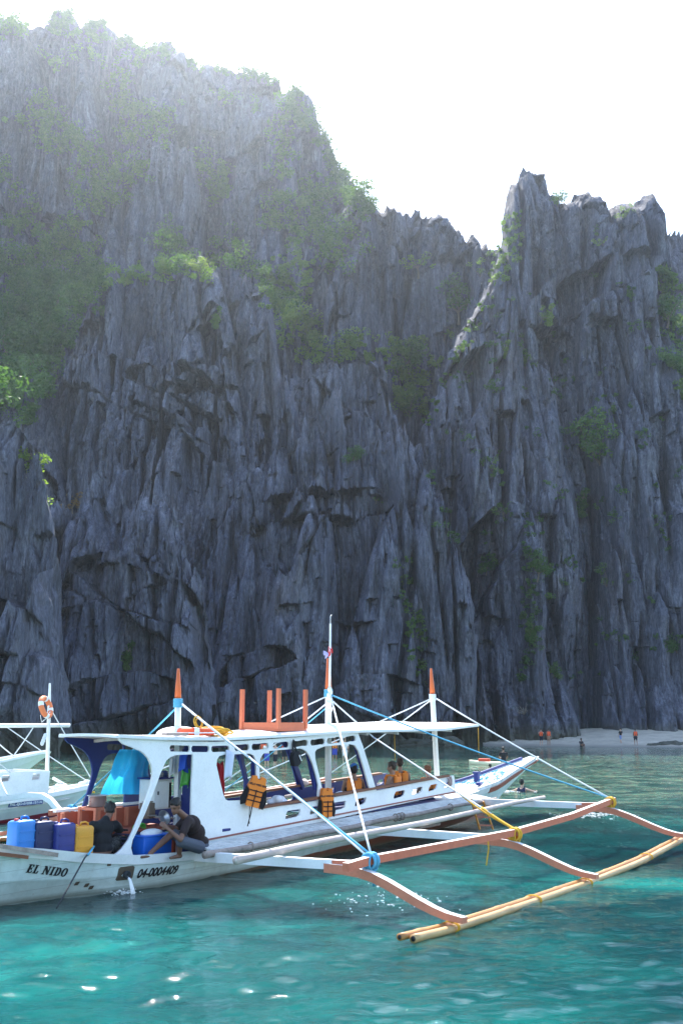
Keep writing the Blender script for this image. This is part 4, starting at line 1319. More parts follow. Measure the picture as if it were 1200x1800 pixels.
# ---- rigging ---------------------------------------------------------------------
def rope(pts, r, mat, name='rope'):
    return MB().tube(pts, r, 6).build(name, mat, boat)
A_ = L(-3.88, .05, 2.92); B1 = L(.76, .06, 3.17); C_ = L(5.33, .05, 3.20)
J1, J2, J3 = (L(*J[0]) + Vector((0, 0, .08)), L(*J[1]) + Vector((0, 0, .08)), L(*J[2]) + Vector((0, 0, .08)))
JP = [L(J[i][0] + 3.05, -J[i][1], J[i][2] + .08) for i in range(3)]
m1 = A_.lerp(J1, .42)
rope(sag(A_, m1, .01), .019, ROPE_W)
rope(sag(m1, J1, .01), .016, ROPE_B); rope(sag(m1 + Vector((0, 0, .01)), J1 + Vector((.05, 0, -.03)), .03), .014, ROPE_W); rope(sag(m1, J1 + Vector((-.06, 0, -.03)), -.01), .014, ROPE_W)
rope(sag(A_, JP[0], .03), .016, ROPE_B)
rope(sag(B1, J3, .06), .017, ROPE_B)
rope(sag(B1, J1, .02), .018, ROPE_W)
kp = PW(656, 1296, .08)
rope(sag(B1 - Vector((0, 0, .1)), kp, .0), .016, ROPE_W); rope(sag(kp, kp.lerp(J2, .86), .01), .016, ROPE_W)
rope(sag(kp.lerp(J2, .80), J2, .015), .024, ROPE_Y); rope(sag(kp.lerp(J2, .62), J2 + Vector((.06, 0, -.02)), .05), .014, ROPE_Y)
rope(sag(B1, JP[0], .03), .016, ROPE_W); rope(sag(B1 - Vector((0, 0, .12)), JP[1], .03), .016, ROPE_W)
rope(sag(C_, JP[1], .03), .016, ROPE_W); rope(sag(C_, JP[2], .03), .016, ROPE_W)
rope(sag(C_, J3, .04), .017, ROPE_W)
rope(sag(B1 - Vector((0, 0, .2)), JP[1] + Vector((.5, 0, 0)), .03), .013, ROPE_B)
for (jj, mat) in ((J1, ROPE_B), (J2, ROPE_Y), (J3, ROPE_Y), (JP[0], ROPE_B)):
    w = MB()
    for k in range(6):
        w.torus(jj + Vector((-.07 + .027 * k, 0, -.085)), .105, .016, Matrix.Rotation(math.pi / 2, 3, 'Y') @ Matrix.Rotation(.12 * (k % 3 - 1), 3, 'X'), 16, 6)
    for k in range(4):
        w.torus(jj + Vector((0, -.05 + .03 * k, -.10)), .12, .015, Matrix.Rotation(math.pi / 2, 3, 'X'), 16, 6)
    w.build('lashing', mat, boat)
rope([J1 + Vector((.02, -.02, -.1)), J1 + Vector((.03, -.05, -.28)), J1 + Vector((.02, -.03, -.42))], .022, ROPE_B)
hq = J2 + Vector((-.35, .35, -.1))
rope([hq + Vector((0, 0, 0)), hq + Vector((.02, 0, -.22)), hq + Vector((.0, .02, -.36)), hq + Vector((-.09, .0, -.48))], .014, ROPE_Y)
for (u, v0, v1, n) in ((693, 1290, 1336, .7), (840, 1279, 1326, .7)):
    rope([P(u, v0, n), P(u + 1, v1, n)], .008, ROPE_Y)
# anchor line over the starboard quarter
rope([P(165, 1488, .66), P(158, 1498, .76), P(150, 1507, .90), P(125, 1552, 1.2), P(100, 1596, 1.5)], .013, ROPE_D)
rope([P(165, 1488, .66), P(160, 1496, .76), P(155, 1503, .86)], .018, ROPE_B)
# loose yellow cord on the after roof, blue line heaped on the bow
b = MB(); rs = random.Random(2)
for k in range(70):
    s = rs.uniform(7.3, 9.2); n = rs.uniform(-.9, .9) * (stat(s, 4) - .14); z = stat(s, 5) + .0
    a = rs.uniform(0, 3.14); l = rs.uniform(.08, .25)
    b.tube([L(s, n, z + .015), L(s + l * .5 * math.cos(a), n + l * .5 * math.sin(a) * .5, z + .05 + .02 * l), L(s + l * math.cos(a + .8), n + .4 * l * math.sin(a + .8), z + .015)], .011, 5)
put(b.build('heaped_line', ROPE_B, boat), kind='stuff')

# ---- lettering -----------------------------------------------------------------
def glyph_polys():
    """bold slab serif capitals, unit height, as lists of (outer, holes)"""
    g = {}
    g['E'] = (.72, [[(0, 0), (.68, 0), (.72, .30), (.62, .30), (.55, .11), (.33, .11), (.33, .45), (.44, .45), (.47, .35), (.55, .35), (.55, .65), (.47, .65), (.44, .55), (.33, .55), (.33, .89), (.53, .89), (.60, .72), (.70, .72), (.66, 1), (0, 1), (0, .91), (.10, .91), (.10, .09), (0, .09)]])
    g['L'] = (.68, [[(0, 0), (.64, 0), (.68, .34), (.58, .34), (.50, .11), (.33, .11), (.33, .91), (.44, .91), (.44, 1), (0, 1), (0, .91), (.10, .91), (.10, .09), (0, .09)]])
    g['N'] = (.92, [[(0, 0), (.32, 0), (.32, .09), (.22, .09), (.22, .66), (.66, 0), (.82, 0), (.82, .91), (.92, .91), (.92, 1), (.60, 1), (.60, .91), (.70, .91), (.70, .42), (.32, 1), (0, 1), (0, .91), (.10, .91), (.10, .09), (0, .09)]])
    g['I'] = (.44, [[(0, 0), (.44, 0), (.44, .09), (.335, .09), (.335, .91), (.44, .91), (.44, 1), (0, 1), (0, .91), (.105, .91), (.105, .09), (0, .09)]])
    arc = lambda cx, cy, rx, ry, a0, a1, n=14: [(cx + rx * math.cos(a0 + (a1 - a0) * i / n), cy + ry * math.sin(a0 + (a1 - a0) * i / n)) for i in range(n + 1)]
    g['D'] = (.80, [[(0, 0), (.36, 0)] + arc(.40, .5, .40, .5, -math.pi / 2, math.pi / 2) + [(0, 1), (0, .91), (.10, .91), (.10, .09), (0, .09)], [(.33, .10)] + arc(.36, .5, .21, .40, -math.pi / 2, math.pi / 2) + [(.33, .90)]])
    g['O'] = (.78, [arc(.39, .5, .39, .52, 0, 2 * math.pi, 28)[:-1], arc(.39, .5, .17, .41, 0, 2 * math.pi, 24)[:-1]])
    return g
def hull_lettering(name, me, base0, base1, parent=boat):
    """wrap a flat lettering mesh (x along, y up, origin centre) onto the starboard side between two sightings"""
    c0 = Vector((base0[0], base0[1])); c1 = Vector((base1[0], base1[1]))
    d = (c1 - c0).normalized(); mid = (c0 + c1) / 2
    xs = [v.co.x for v in me.vertices]
    k = (c1 - c0).length / (max(xs) - min(xs))
    for v in me.vertices:
        s = mid.x + d.x * v.co.x * k - 0 * d.y * v.co.y
        z = mid.y + d.y * v.co.x * k + v.co.y * k
        v.co = Vector((s, -(hull_n(s, z) + .012 + v.co.z), z))
    me.update()
    return link(name, me, INK, parent)
def on_hull(u, v):
    n = .8
    for _ in range(12):
        q = P(u, v, n); n = hull_n(q.x, q.z)
    q = P(u, v, n)
    return (q.x, q.z)
G_ = glyph_polys()
x = 0.0; loops = []
for ch in 'EL NIDO':
    if ch == ' ': x += .42; continue
    w, pl = G_[ch]
    for k, lp in enumerate(pl):
        loops.append([(x + px_ + .22 * py_, py_) for (px_, py_) in lp])
    x += w + .12
cx = x / 2
me = plate_mesh([(a - cx, b_ - .5) for a, b_ in loops[0]], [[(a - cx, b_ - .5) for a, b_ in lp] for lp in loops[1:]], .006)
hull_lettering('name_lettering', me, on_hull(47, 1526), on_hull(118, 1534))
me = text_mesh('04-0004409', .15, .32, .003, .004, .92)
hull_lettering('number_lettering', me, on_hull(240, 1537), on_hull(311, 1529))
# water outlet and small fittings in the starboard quarter
def hull_patch(name, u, v, w, h, mat, out=.015):
    s, z = on_hull(u, v)
    V = []
    pts = smooth_loop([(-w, -h), (w, -h), (w, h), (-w, h)], 2)
    pts = [(max(min(a, w * .8), -w * .8), max(min(c, h * .8), -h * .8)) for a, c in pts]
    top = [L(s + a, hull_n(s + a, z + c) + out, z + c) for a, c in pts]
    bot = [L(s + a, hull_n(s + a, z + c) - .02, z + c) for a, c in pts]
    n = len(pts)
    Fc = [tuple(range(n)), tuple(range(2 * n - 1, n - 1, -1))] + [(i, (i + 1) % n, n + (i + 1) % n, n + i) for i in range(n)]
    return MB().add(top + bot, Fc).build(name, mat, boat), s, z
RUST = paint('rusty_plate', (0.11, 0.085, 0.06), .8, .6, .5, 8)
o, s_, z_ = hull_patch('outlet_plate', 220.5, 1535, .17, .13, RUST)
MB().lathe([(.0, -.01), (.045, -.01), (.06, .0), (.06, .06), (.045, .065), (.0, .03)], L(s_, hull_n(s_, z_) + .01, z_ - .02), 14, Matrix.Rotation(math.pi / 2, 3, 'X')).build('outlet_pipe', ROPE_D, o)
for (u, v) in ((135, 1553), (152, 1556), (160, 1560), (192, 1519), (373, 1512)):
    hull_patch('fitting', u, v, .035, .035, RUST)
# stern rail: two weathered boards outside the quarter
MB().beam([P(-40, 1480, .55), P(0, 1487, .62), P(102, 1503, .78)], .03, .06).build('stern_rail', GREYWOOD, boat)
MB().beam([P(-40, 1497, .52), P(0, 1501, .58), P(50, 1507, .68)], .03, .05).build('stern_rail', SILL, boat)
# ================================================================ PEOPLE
SKIN_D = paint('brown_skin', (0.17, 0.085, 0.055), 0.55, .2, .8, 8)
SKIN_T = paint('tanned_skin', (0.30, 0.17, 0.115), 0.55, .2, .8, 8)
SKIN_L = paint('light_skin', (0.50, 0.31, 0.23), 0.55, .2, .85, 8)
HAIR = paint('dark_hair', (0.012, 0.010, 0.009), 0.6, .3, .6, 40)
HAIR_BR = paint('brown_hair', (0.045, 0.028, 0.018), 0.6, .3, .6, 40)
VEST = paint('orange_vest', (0.80, 0.22, 0.025), 0.7, .25, .8, 10)
VEST_R = paint('red_orange_vest', (0.80, 0.10, 0.03), 0.7, .25, .8, 10)
EYE = paint('eye', (0.02, 0.015, 0.012), 0.3, 0, 1)

def capsule(b, p0, p1, r0, r1, n=10):
    p0, p1 = Vector(p0), Vector(p1)
    b.tube([p0, p0.lerp(p1, .33), p0.lerp(p1, .66), p1], [r0, r0 * .67 + r1 * .33, r0 * .33 + r1 * .67, r1], n)
    b.ellipsoid(p0, (r0,) * 3, n, 6); b.ellipsoid(p1, (r1,) * 3, n, 6)

def fused(name, b, voxel, mat, parent, smooth=2):
    """melt overlapping shapes into one continuous skin"""
    me = bpy.data.meshes.new(name)
    me.from_pydata([tuple(p) for p in b.v], [], b.f)
    o = bpy.data.objects.new('tmp', me); COL.objects.link(o)
    r = o.modifiers.new('r', 'REMESH'); r.mode = 'VOXEL'; r.voxel_size = voxel; r.use_smooth_shade = True
    s = o.modifiers.new('s', 'SMOOTH'); s.factor = .5; s.iterations = smooth
    out = evaluated_mesh(o)
    bpy.data.objects.remove(o); bpy.data.meshes.remove(me)
    return link(name, out, mat, parent)

def frame(fwd, up=(0, 0, 1)):
    f = Vector(fwd).normalized(); l = Vector(up).cross(f).normalized(); u = f.cross(l)
    return Matrix((f, l, u)).transposed()          # columns: forward, left, up

def add_head(b, c, R, k=1.0):
    """head with brow, nose, jaw, ears; c centre, R frame (x forward)"""
    c = Vector(c)
    w = lambda x, y, z: c + R @ Vector((x * k, y * k, z * k))
    b.ellipsoid(w(-.01, 0, .03), (.095 * k, .075 * k, .088 * k), 16, 12, R)
    b.ellipsoid(w(.02, 0, -.045), (.07 * k, .058 * k, .07 * k), 14, 10, R)
    b.ellipsoid(w(.065, 0, -.085), (.028 * k, .03 * k, .025 * k), 10, 8, R)      # chin
    capsule(b, w(.085, 0, .018), w(.108, 0, -.022), .011 * k, .017 * k, 8)       # nose
    b.ellipsoid(w(.083, 0, -.055), (.014 * k, .026 * k, .012 * k), 8, 6, R)      # lips
    b.ellipsoid(w(.078, 0, .035), (.018 * k, .055 * k, .012 * k), 10, 6, R)      # brow
    for sd in (-1, 1):
        b.ellipsoid(w(-.008, sd * .078, -.01), (.018 * k, .012 * k, .033 * k), 8, 8, R)

def head_extras(root, c, R, k=1.0, hair=HAIR, cap=None, long=False, bun=False):
    c = Vector(c)
    w = lambda x, y, z: c + R @ Vector((x * k, y * k, z * k))
    e = MB()
    e.ellipsoid(w(.079, .03, .008), (.008 * k, .013 * k, .007 * k), 8, 6, R); e.build('eye', EYE, root)
    e = MB()
    e.ellipsoid(w(.079, -.03, .008), (.008 * k, .013 * k, .007 * k), 8, 6, R); e.build('eye', EYE, root)
    h = MB()
    h.ellipsoid(w(-.022, 0, .052), (.101 * k, .084 * k, .083 * k), 16, 10, R)
    h.ellipsoid(w(-.058, 0, .0), (.058 * k, .074 * k, .075 * k), 14, 10, R)
    if long:
        h.ellipsoid(w(-.075, 0, -.09), (.045 * k, .072 * k, .12 * k), 12, 10, R)
    if bun:
        h.ellipsoid(w(-.08, 0, .12), (.045 * k, .045 * k, .045 * k), 10, 8, R)
    rs = random.Random(int(abs(c.x) * 97) + 3)
    for i in range(26):
        a = rs.uniform(0, 6.28); z = rs.uniform(.0, .11)
        r = math.sqrt(max(.0, 1 - ((z - .052) / .083) ** 2)) if abs(z - .052) < .083 else 0
        x = -.022 + .1 * r * math.cos(a)
        if x > .055 and z < .08: continue
        h.ellipsoid(w(x, .083 * r * math.sin(a), z), (.02 * k,) * 3, 6, 5)
    fused('hair', h, .012 * k, hair, root, 1)
    if cap is not None:
        q = MB()
        q.ellipsoid(w(-.01, 0, .062), (.108 * k, .093 * k, .09 * k), 18, 12, R)
        q.box(w(.125, 0, .052), (.10 * k, .13 * k, .014 * k), rot=R, bevel=.006)
        q.ellipsoid(w(-.01, 0, .152), (.012 * k, .012 * k, .008 * k), 8, 6, R)
        q.build('cap', cap, root)

def add_hand(b, wrist, fwd, palm_n, k=1.0, curl=.5):
    """palm, four fingers, thumb from the side of the palm"""
    wrist = Vector(wrist); f = Vector(fwd).normalized(); nn = Vector(palm_n)
    nn = (nn - f * nn.dot(f)).normalized(); sd = f.cross(nn).normalized()
    c = wrist + f * .05 * k
    R = Matrix((f, sd, nn)).transposed()
    b.ellipsoid(c, (.055 * k, .042 * k, .018 * k), 12, 8, R)
    for i, ln in enumerate((.068, .078, .073, .058)):
        o = (i - 1.5) * .022 * k
        p0 = wrist + f * .088 * k + sd * o
        d1 = (f * math.cos(curl * .6) + nn * math.sin(curl * .6)); d2 = (f * math.cos(curl * 1.7) + nn * math.sin(curl * 1.7))
        p1 = p0 + d1 * ln * .5 * k; p2 = p1 + d2 * ln * .55 * k
        capsule(b, p0, p1, .0105 * k, .0095 * k, 6); capsule(b, p1, p2, .0095 * k, .008 * k, 6)
    t0 = wrist + f * .03 * k + sd * .034 * k
    t1 = t0 + (f * .6 + sd * .7 + nn * .3).normalized() * .04 * k; t2 = t1 + (f * .85 + sd * .1 + nn * .45).normalized() * .035 * k
    capsule(b, t0, t1, .014 * k, .011 * k, 6); capsule(b, t1, t2, .011 * k, .009 * k, 6)

def to_world(o):
    """people, bags and so on are things of their own: lift them out of the boat frame"""
    o.matrix_world = Matrix.Translation(BOAT_O) @ Matrix.Rotation(BOAT_ANG, 4, 'Z') @ o.matrix_basis
    return o
def boat_thing(name, loc=(0, 0, 0), rz=0.0):
    """an Empty standing on the boat at boat coordinates"""
    p = BOAT_O + Matrix.Rotation(BOAT_ANG, 3, 'Z') @ Vector(loc)
    return empty(name, p, BOAT_ANG + rz)

# ---- crew man sitting on the walkway end, in profile
def crew_sitting():
    o0 = P(346, 1488, 1.02)
    root = boat_thing('person', o0)
    put(root, 'man in brown T-shirt and grey shorts sitting in profile at the galley', 'person')
    q = lambda u, v, n: P(u, v, n - .48) - o0
    b = MB()
    hc = q(308, 1418, 1.52)
    R = frame((-.88, -.22, -.42))
    add_head(b, hc, R, 1.02)
    neck = q(326, 1437, 1.52)
    capsule(b, hc + R @ Vector((-.03, 0, -.07)), neck, .052, .06)
    pel = q(350, 1484, 1.50); mid = q(345, 1464, 1.50); chest = q(336, 1449, 1.50)
    b.ellipsoid(chest, (.12, .17, .14), 14, 10); b.ellipsoid(mid, (.12, .15, .15), 14, 10); b.ellipsoid(pel, (.14, .17, .12), 14, 10)
    sn, sf = q(331, 1443, 1.69), q(326, 1441, 1.30)
    en, wn_ = q(317, 1476, 1.76), q(294, 1456, 1.60)
    ef, wf = q(308, 1459, 1.26), q(293, 1452, 1.42)
    capsule(b, sn, en, .055, .042); capsule(b, en, wn_, .042, .029)
    capsule(b, sf, ef, .055, .042); capsule(b, ef, wf, .042, .029)
    capsule(b, chest, sn, .09, .06); capsule(b, chest, sf, .09, .06)
    add_hand(b, wn_, q(284, 1448, 1.54) - wn_, (-.2, .8, .4), 1.0, .7)
    add_hand(b, wf, q(283, 1447, 1.47) - wf, (-.2, -.8, .4), 1.0, .7)
    kf, af = q(303, 1465, 1.34), q(264, 1500, 1.40)
    kn, an = q(317, 1479, 1.70), q(315, 1501, 1.58)
    hf, hn = q(347, 1487, 1.38), q(350, 1489, 1.64)
    capsule(b, hf, kf, .088, .06); capsule(b, kf, kf.lerp(af, .35), .058, .056); capsule(b, kf.lerp(af, .35), af, .056, .036)
    capsule(b, hn, kn, .09, .062); capsule(b, kn, kn.lerp(an, .35), .06, .056); capsule(b, kn.lerp(an, .35), an, .056, .038)
    for (ak, toe) in ((af, q(249, 1506.5, 1.42)), (an, q(300, 1508, 1.55))):
        heel = ak + Vector((.03, 0, -.035))
        capsule(b, heel, toe, .036, .024); capsule(b, ak, heel, .036, .036)
    fused('body', b, .012, SKIN_D, root)
    t = MB()
    t.ellipsoid(chest, (.135, .185, .155), 14, 10); t.ellipsoid(mid, (.137, .168, .16), 14, 10); t.ellipsoid(pel + Vector((.0, 0, .05)), (.15, .18, .10), 14, 10)
    capsule(t, chest, sn, .10, .072); capsule(t, chest, sf, .10, .072)
    capsule(t, sn, sn.lerp(en, .62), .072, .068); capsule(t, sf, sf.lerp(ef, .62), .072, .068)
    capsule(t, chest + Vector((0, 0, .06)), neck + Vector((0, 0, -.01)), .09, .068)
    fused('t_shirt', t, .012, paint('brown_shirt', (0.028, 0.017, 0.017), .9, .4, .6, 9), root, 1)
    g = MB()
    capsule(g, hf, hf.lerp(kf, .93), .105, .092); capsule(g, hn, hn.lerp(kn, .95), .108, .095); g.ellipsoid(pel + Vector((0, 0, -.02)), (.155, .185, .11), 12, 8)
    fused('shorts', g, .013, paint('grey_shorts', (0.075, 0.085, 0.11), .9, .4, .65, 9), root, 1)
    head_extras(root, hc, R, 1.02)
    return root
crew_sitting()

def crew_crouching():
    o0 = P(180, 1500, .37)
    root = boat_thing('person', o0)
    put(root, 'man in black T-shirt crouching with his back turned beside the yellow can', 'person')
    q = lambda u, v, n: P(u, v, n - .53) - o0
    b = MB()
    hc = q(193, 1425, .78); R = frame((.55, .72, -.42))
    add_head(b, hc, R, 1.02)
    neck = q(186, 1441, .86)
    capsule(b, hc + R @ Vector((-.03, 0, -.07)), neck, .052, .06)
    chest, mid, pel = q(182, 1457, .86), q(179, 1478, .90), q(178, 1497, .92)
    for c_, r in ((chest, (.17, .13, .14)), (mid, (.165, .13, .15)), (pel, (.18, .15, .11))): b.ellipsoid(c_, r, 14, 10)
    s1, s2 = q(163, 1451, .88), q(203, 1450, .80)
    e1, w1 = q(162, 1476, .62), q(190, 1470, .42)
    e2, w2 = q(215, 1466, .62), q(212, 1450, .42)
    for a, c in ((s1, chest), (s2, chest)): capsule(b, c, a, .09, .058)
    capsule(b, s1, e1, .055, .042); capsule(b, e1, w1, .042, .03); capsule(b, s2, e2, .055, .042); capsule(b, e2, w2, .042, .03)
    add_hand(b, w1, (.5, .6, 0), (0, .2, -1), 1, .6); add_hand(b, w2, (.2, .8, .3), (0, .2, -1), 1, .6)
    k1, a1, k2, a2 = q(165, 1474, .50), q(165, 1500, .62), q(212, 1476, .70), q(205, 1503, .80)
    capsule(b, pel, k1, .09, .065); capsule(b, k1, a1, .062, .04); capsule(b, pel, k2, .09, .065); capsule(b, k2, a2, .062, .04)
    for ak in (a1, a2): capsule(b, ak + Vector((0, 0, -.03)), ak + Vector((.05, .17, -.045)), .036, .028)
    fused('body', b, .014, SKIN_D, root)
    t = MB()
    for c_, r in ((chest, (.185, .145, .155)), (mid, (.185, .148, .16)), (pel + Vector((0, 0, .05)), (.19, .16, .11))): t.ellipsoid(c_, r, 14, 10)
    for a, e in ((s1, e1), (s2, e2)):
        capsule(t, chest, a, .105, .074); capsule(t, a, a.lerp(e, .6), .074, .07)
    capsule(t, chest + Vector((0, 0, .07)), neck, .09, .07)
    fused('t_shirt', t, .013, paint('black_shirt', (0.012, 0.012, 0.014), .9, .4, .6, 9), root, 1)
    g = MB()
    for a, c in ((k1, a1), (k2, a2)):
        capsule(g, pel, a, .112, .088); capsule(g, a, a.lerp(c, .8), .082, .065)
    m, nt, bs = new_mat('patterned_trousers')
    nt.links.new(ramp(nt, noise(nt, obj_co(nt), 22, 3, .6), [(.45, (.012, .012, .014)), (.52, (.11, .11, .10)), (.62, (.02, .02, .022))]), bs.inputs['Base Color']); bs.inputs['Roughness'].default_value = .9
    fused('trousers', g, .013, m, root, 1)
    head_extras(root, hc, R, 1.02)
    return root
crew_crouching()

# ---- people with life vests, seated or standing (own frame: x forward, z up)
def person(root, pose, skin, shirt=None, legs=None, vest=None, hair=HAIR, cap=None, vox=.021, hands=True, long=False, tone=1.0, lean=0.0, bun=False):
    b = MB()
    hip = .0
    lx = lambda z: lean * z
    ch = Vector((lx(.36), 0, .36)); nk = Vector((lx(.55) + .01, 0, .55)); hc = Vector((lx(.70) + .03, 0, .70))
    R = frame((1, 0, -.12 + pose.get('nod', 0)))
    add_head(b, hc, R, 1.0)
    capsule(b, hc + Vector((-.02, 0, -.07)), nk, .05, .058)
    b.ellipsoid(ch, (.115, .165, .16), 14, 10); b.ellipsoid((lx(.16), 0, .16), (.11, .145, .16), 14, 10); b.ellipsoid((0, 0, .0), (.125, .165, .11), 14, 10)
    for sd, key in ((1, 'l'), (-1, 'r')):
        sh = Vector((lx(.47), sd * .185, .47)); el = Vector(pose[key + 'e']); wr = Vector(pose[key + 'w'])
        capsule(b, ch + Vector((0, 0, .06)), sh, .08, .055); capsule(b, sh, el, .052, .04); capsule(b, el, wr, .04, .028)
        if hands: add_hand(b, wr, (wr - el), (0, -sd, 0), 1.0, .5)
        else: b.ellipsoid(wr + (wr - el).normalized() * .06, (.05, .04, .05), 8, 6)
        kn, an = Vector(pose[key + 'k']), Vector(pose[key + 'a'])
        hp = Vector((0, sd * .09, -.02))
        capsule(b, hp, kn, .085, .058); capsule(b, kn, kn.lerp(an, .35), .056, .054); capsule(b, kn.lerp(an, .35), an, .054, .036)
        capsule(b, an + Vector((-.04, 0, -.035)), an + Vector((.16, 0, -.05)), .035, .026)
    fused('body', b, vox, skin, root)
    if shirt is not None:
        t = MB()
        t.ellipsoid(ch, (.13, .18, .17), 12, 10); t.ellipsoid((lx(.16), 0, .16), (.125, .16, .17), 12, 10)
        for sd, key in ((1, 'l'), (-1, 'r')):
            sh = Vector((lx(.47), sd * .185, .47)); el = Vector(pose[key + 'e'])
            capsule(t, ch, sh, .10, .068); capsule(t, sh, sh.lerp(el, .55), .068, .064)
        fused('shirt', t, vox, shirt, root, 1)
    if legs is not None:
        g = MB(); g.ellipsoid((0, 0, .0), (.14, .18, .12), 12, 8)
        for sd, key in ((1, 'l'), (-1, 'r')):
            capsule(g, (0, sd * .09, -.02), Vector((0, sd * .09, -.02)).lerp(Vector(pose[key + 'k']), .75), .10, .08)
        fused('shorts', g, vox, legs, root, 1)
    if vest is not None:
        v = MB()
        for sgn in (1, -1):                     # chest and back pads
            for sy in (-1, 1):
                v.box((lx(.34) + sgn * .125, sy * .082, .30), (.075, .155, .40), rot=frame((1, sy * sgn * .18, 0)), bevel=.03)
        for sy in (-1, 1):
            v.box((lx(.5), sy * .105, .515), (.26, .075, .05), bevel=.02)
        vo = v.build('life_vest', vest, root)
        for z in (.16, .27):
            MB().lathe([(1.0, z - .018), (1.03, z), (1.0, z + .018)], (0, 0, 0), 20).build('strap', BLACK, vo)
            so = vo.children[-1]
            for p in so.data.vertices: p.co.x = p.co.x * .175 + lx(.3); p.co.y *= .19
        for sd in (-1, 1):
            MB().box((lx(.25), sd * .178, .22), (.20, .03, .26), bevel=.012).build('side_panel', BLACK, vo)
    head_extras(root, hc, R, 1.0, hair, cap, long, bun)
    return root
SIT = dict(le=(.08, .25, .22), lw=(.28, .17, .10), re=(.08, -.25, .22), rw=(.28, -.17, .10), lk=(.42, .12, .0), la=(.42, .12, -.42), rk=(.42, -.12, .0), ra=(.42, -.12, -.42))
STAND = dict(le=(.02, .24, .20), lw=(.12, .22, -.04), re=(.02, -.24, .20), rw=(.12, -.22, -.04), lk=(.03, .10, -.43), la=(0, .11, -.86), rk=(.02, -.10, -.43), ra=(-.02, -.11, -.86))
ARMS_UP = dict(STAND, le=(.10, .28, .34), lw=(.26, .10, .50), re=(.10, -.28, .34), rw=(.26, -.10, .50))
STRIDE = dict(STAND, lk=(.18, .10, -.40), la=(.10, .11, -.84), rk=(-.04, -.10, -.43), ra=(-.26, -.11, -.82))

def passenger(u, v, n, face, label, **kw):
    """(u, v): sighting of the head centre"""
    q = P(u, v, n); q.z -= .655
    root = boat_thing('person', q, face)
    put(root, label, 'person')
    return person(root, SIT, **kw)
NAVY = paint('navy_cloth', (0.02, 0.03, 0.09), .9)
passenger(622, 1358, .55, math.radians(38), 'passenger in blue cap and orange life vest sitting with the back to us', skin=SKIN_T, shirt=None, legs=NAVY, vest=VEST, cap=paint('blue_cap', (.04, .16, .42), .8))
passenger(690, 1352, .62, math.radians(100), 'bare armed passenger in orange life vest, nearer of the two seated together', skin=SKIN_T, legs=NAVY, vest=VEST, hair=HAIR_BR, long=False)
passenger(703, 1346, .12, math.radians(45), 'dark haired passenger in orange life vest, farther of the two seated together', skin=SKIN_T, legs=NAVY, vest=VEST, hair=HAIR_BR)
passenger(752, 1358, .35, math.radians(60), 'small passenger in orange life vest sitting nearest the bow', skin=SKIN_L, legs=NAVY, vest=VEST, hair=paint('ginger_hair', (.2, .07, .03), .7))
# ================================================================ THINGS ABOARD
def cargo(name, loc, label, cat, rz=0.0, group=None):
    r = boat_thing(name, loc, rz)
    return put(r, label, cat, group)

# jerry cans on the stern deck
def jerry_can(u, v, n, w, h, mat, label, rz=.0):
    q = P(u, v, n)
    r = cargo('jerry_can', (q.x, q.y, q.z), label, 'jerry can', rz, 'jerry cans at the stern')
    b = MB()
    prof = [(.00, .90), (.02, .98), (.06, 1.0), (.30, .985), (.5, 1.0), (.75, .98), (.90, 1.0), (.96, .94), (1.0, .78)]
    V, Fc = [], []
    m = 24
    for (t, k) in prof:
        for i in range(m):
            a = 2 * math.pi * i / m
            c, s = math.cos(a), math.sin(a)
            sx = math.copysign(abs(c) ** .32, c); sy = math.copysign(abs(s) ** .32, s)
            V.append((sx * w / 2 * k, sy * w * .36 * k, t * h))
    for j in range(len(prof) - 1):
        for i in range(m):
            i2 = (i + 1) % m
            Fc.append((j * m + i, j * m + i2, (j + 1) * m + i2, (j + 1) * m + i))
    Fc += [tuple(range(m - 1, -1, -1)), tuple((len(prof) - 1) * m + i for i in range(m))]
    b.add(V, Fc, True); b.build('can', mat, r)
    MB().tube([(-.02, 0, h - .01), (-.01, 0, h + .045), (w * .2, 0, h + .05), (w * .34, 0, h + .03), (w * .36, 0, h - .03)], .016, 8).build('handle', mat, r)
    MB().lathe([(0, 0), (.032, 0), (.034, .035), (.03, .04), (0, .04)], (-w * .30, 0, h - .012), 14).build('cap', paint('red_cap', (.5, .04, .06), .5) if 'light' in label else mat, r)
    for z in (.28, .62):
        MB().beam([(-w * .40, -w * .372, h * z), (w * .40, -w * .372, h * z)], .012, .02).build('rib', mat, r)
    return r
PL_LB = paint('light_blue_plastic', (0.03, 0.20, 0.55), .4, .4, .7, 6); PL_NV = paint('navy_plastic', (0.012, 0.022, 0.085), .4, .4, .7, 6)
PL_DB = paint('dark_blue_plastic', (0.025, 0.035, 0.19), .4, .4, .7, 6); PL_Y = paint('yellow_plastic', (0.66, 0.30, 0.03), .4, .4, .7, 6)
jerry_can(36, 1492, .42, .36, .40, PL_LB, 'light blue plastic jerry can with red cap, outermost of the row', .1)
jerry_can(71, 1494, .46, .33, .41, PL_NV, 'navy plastic jerry can second from the stern end', -.05)
jerry_can(106, 1498, .53, .38, .42, PL_DB, 'dark blue plastic jerry can next to the yellow one', .05)
jerry_can(141, 1502, .57, .34, .42, PL_Y, 'yellow plastic jerry can beside the crouching man', -.08)

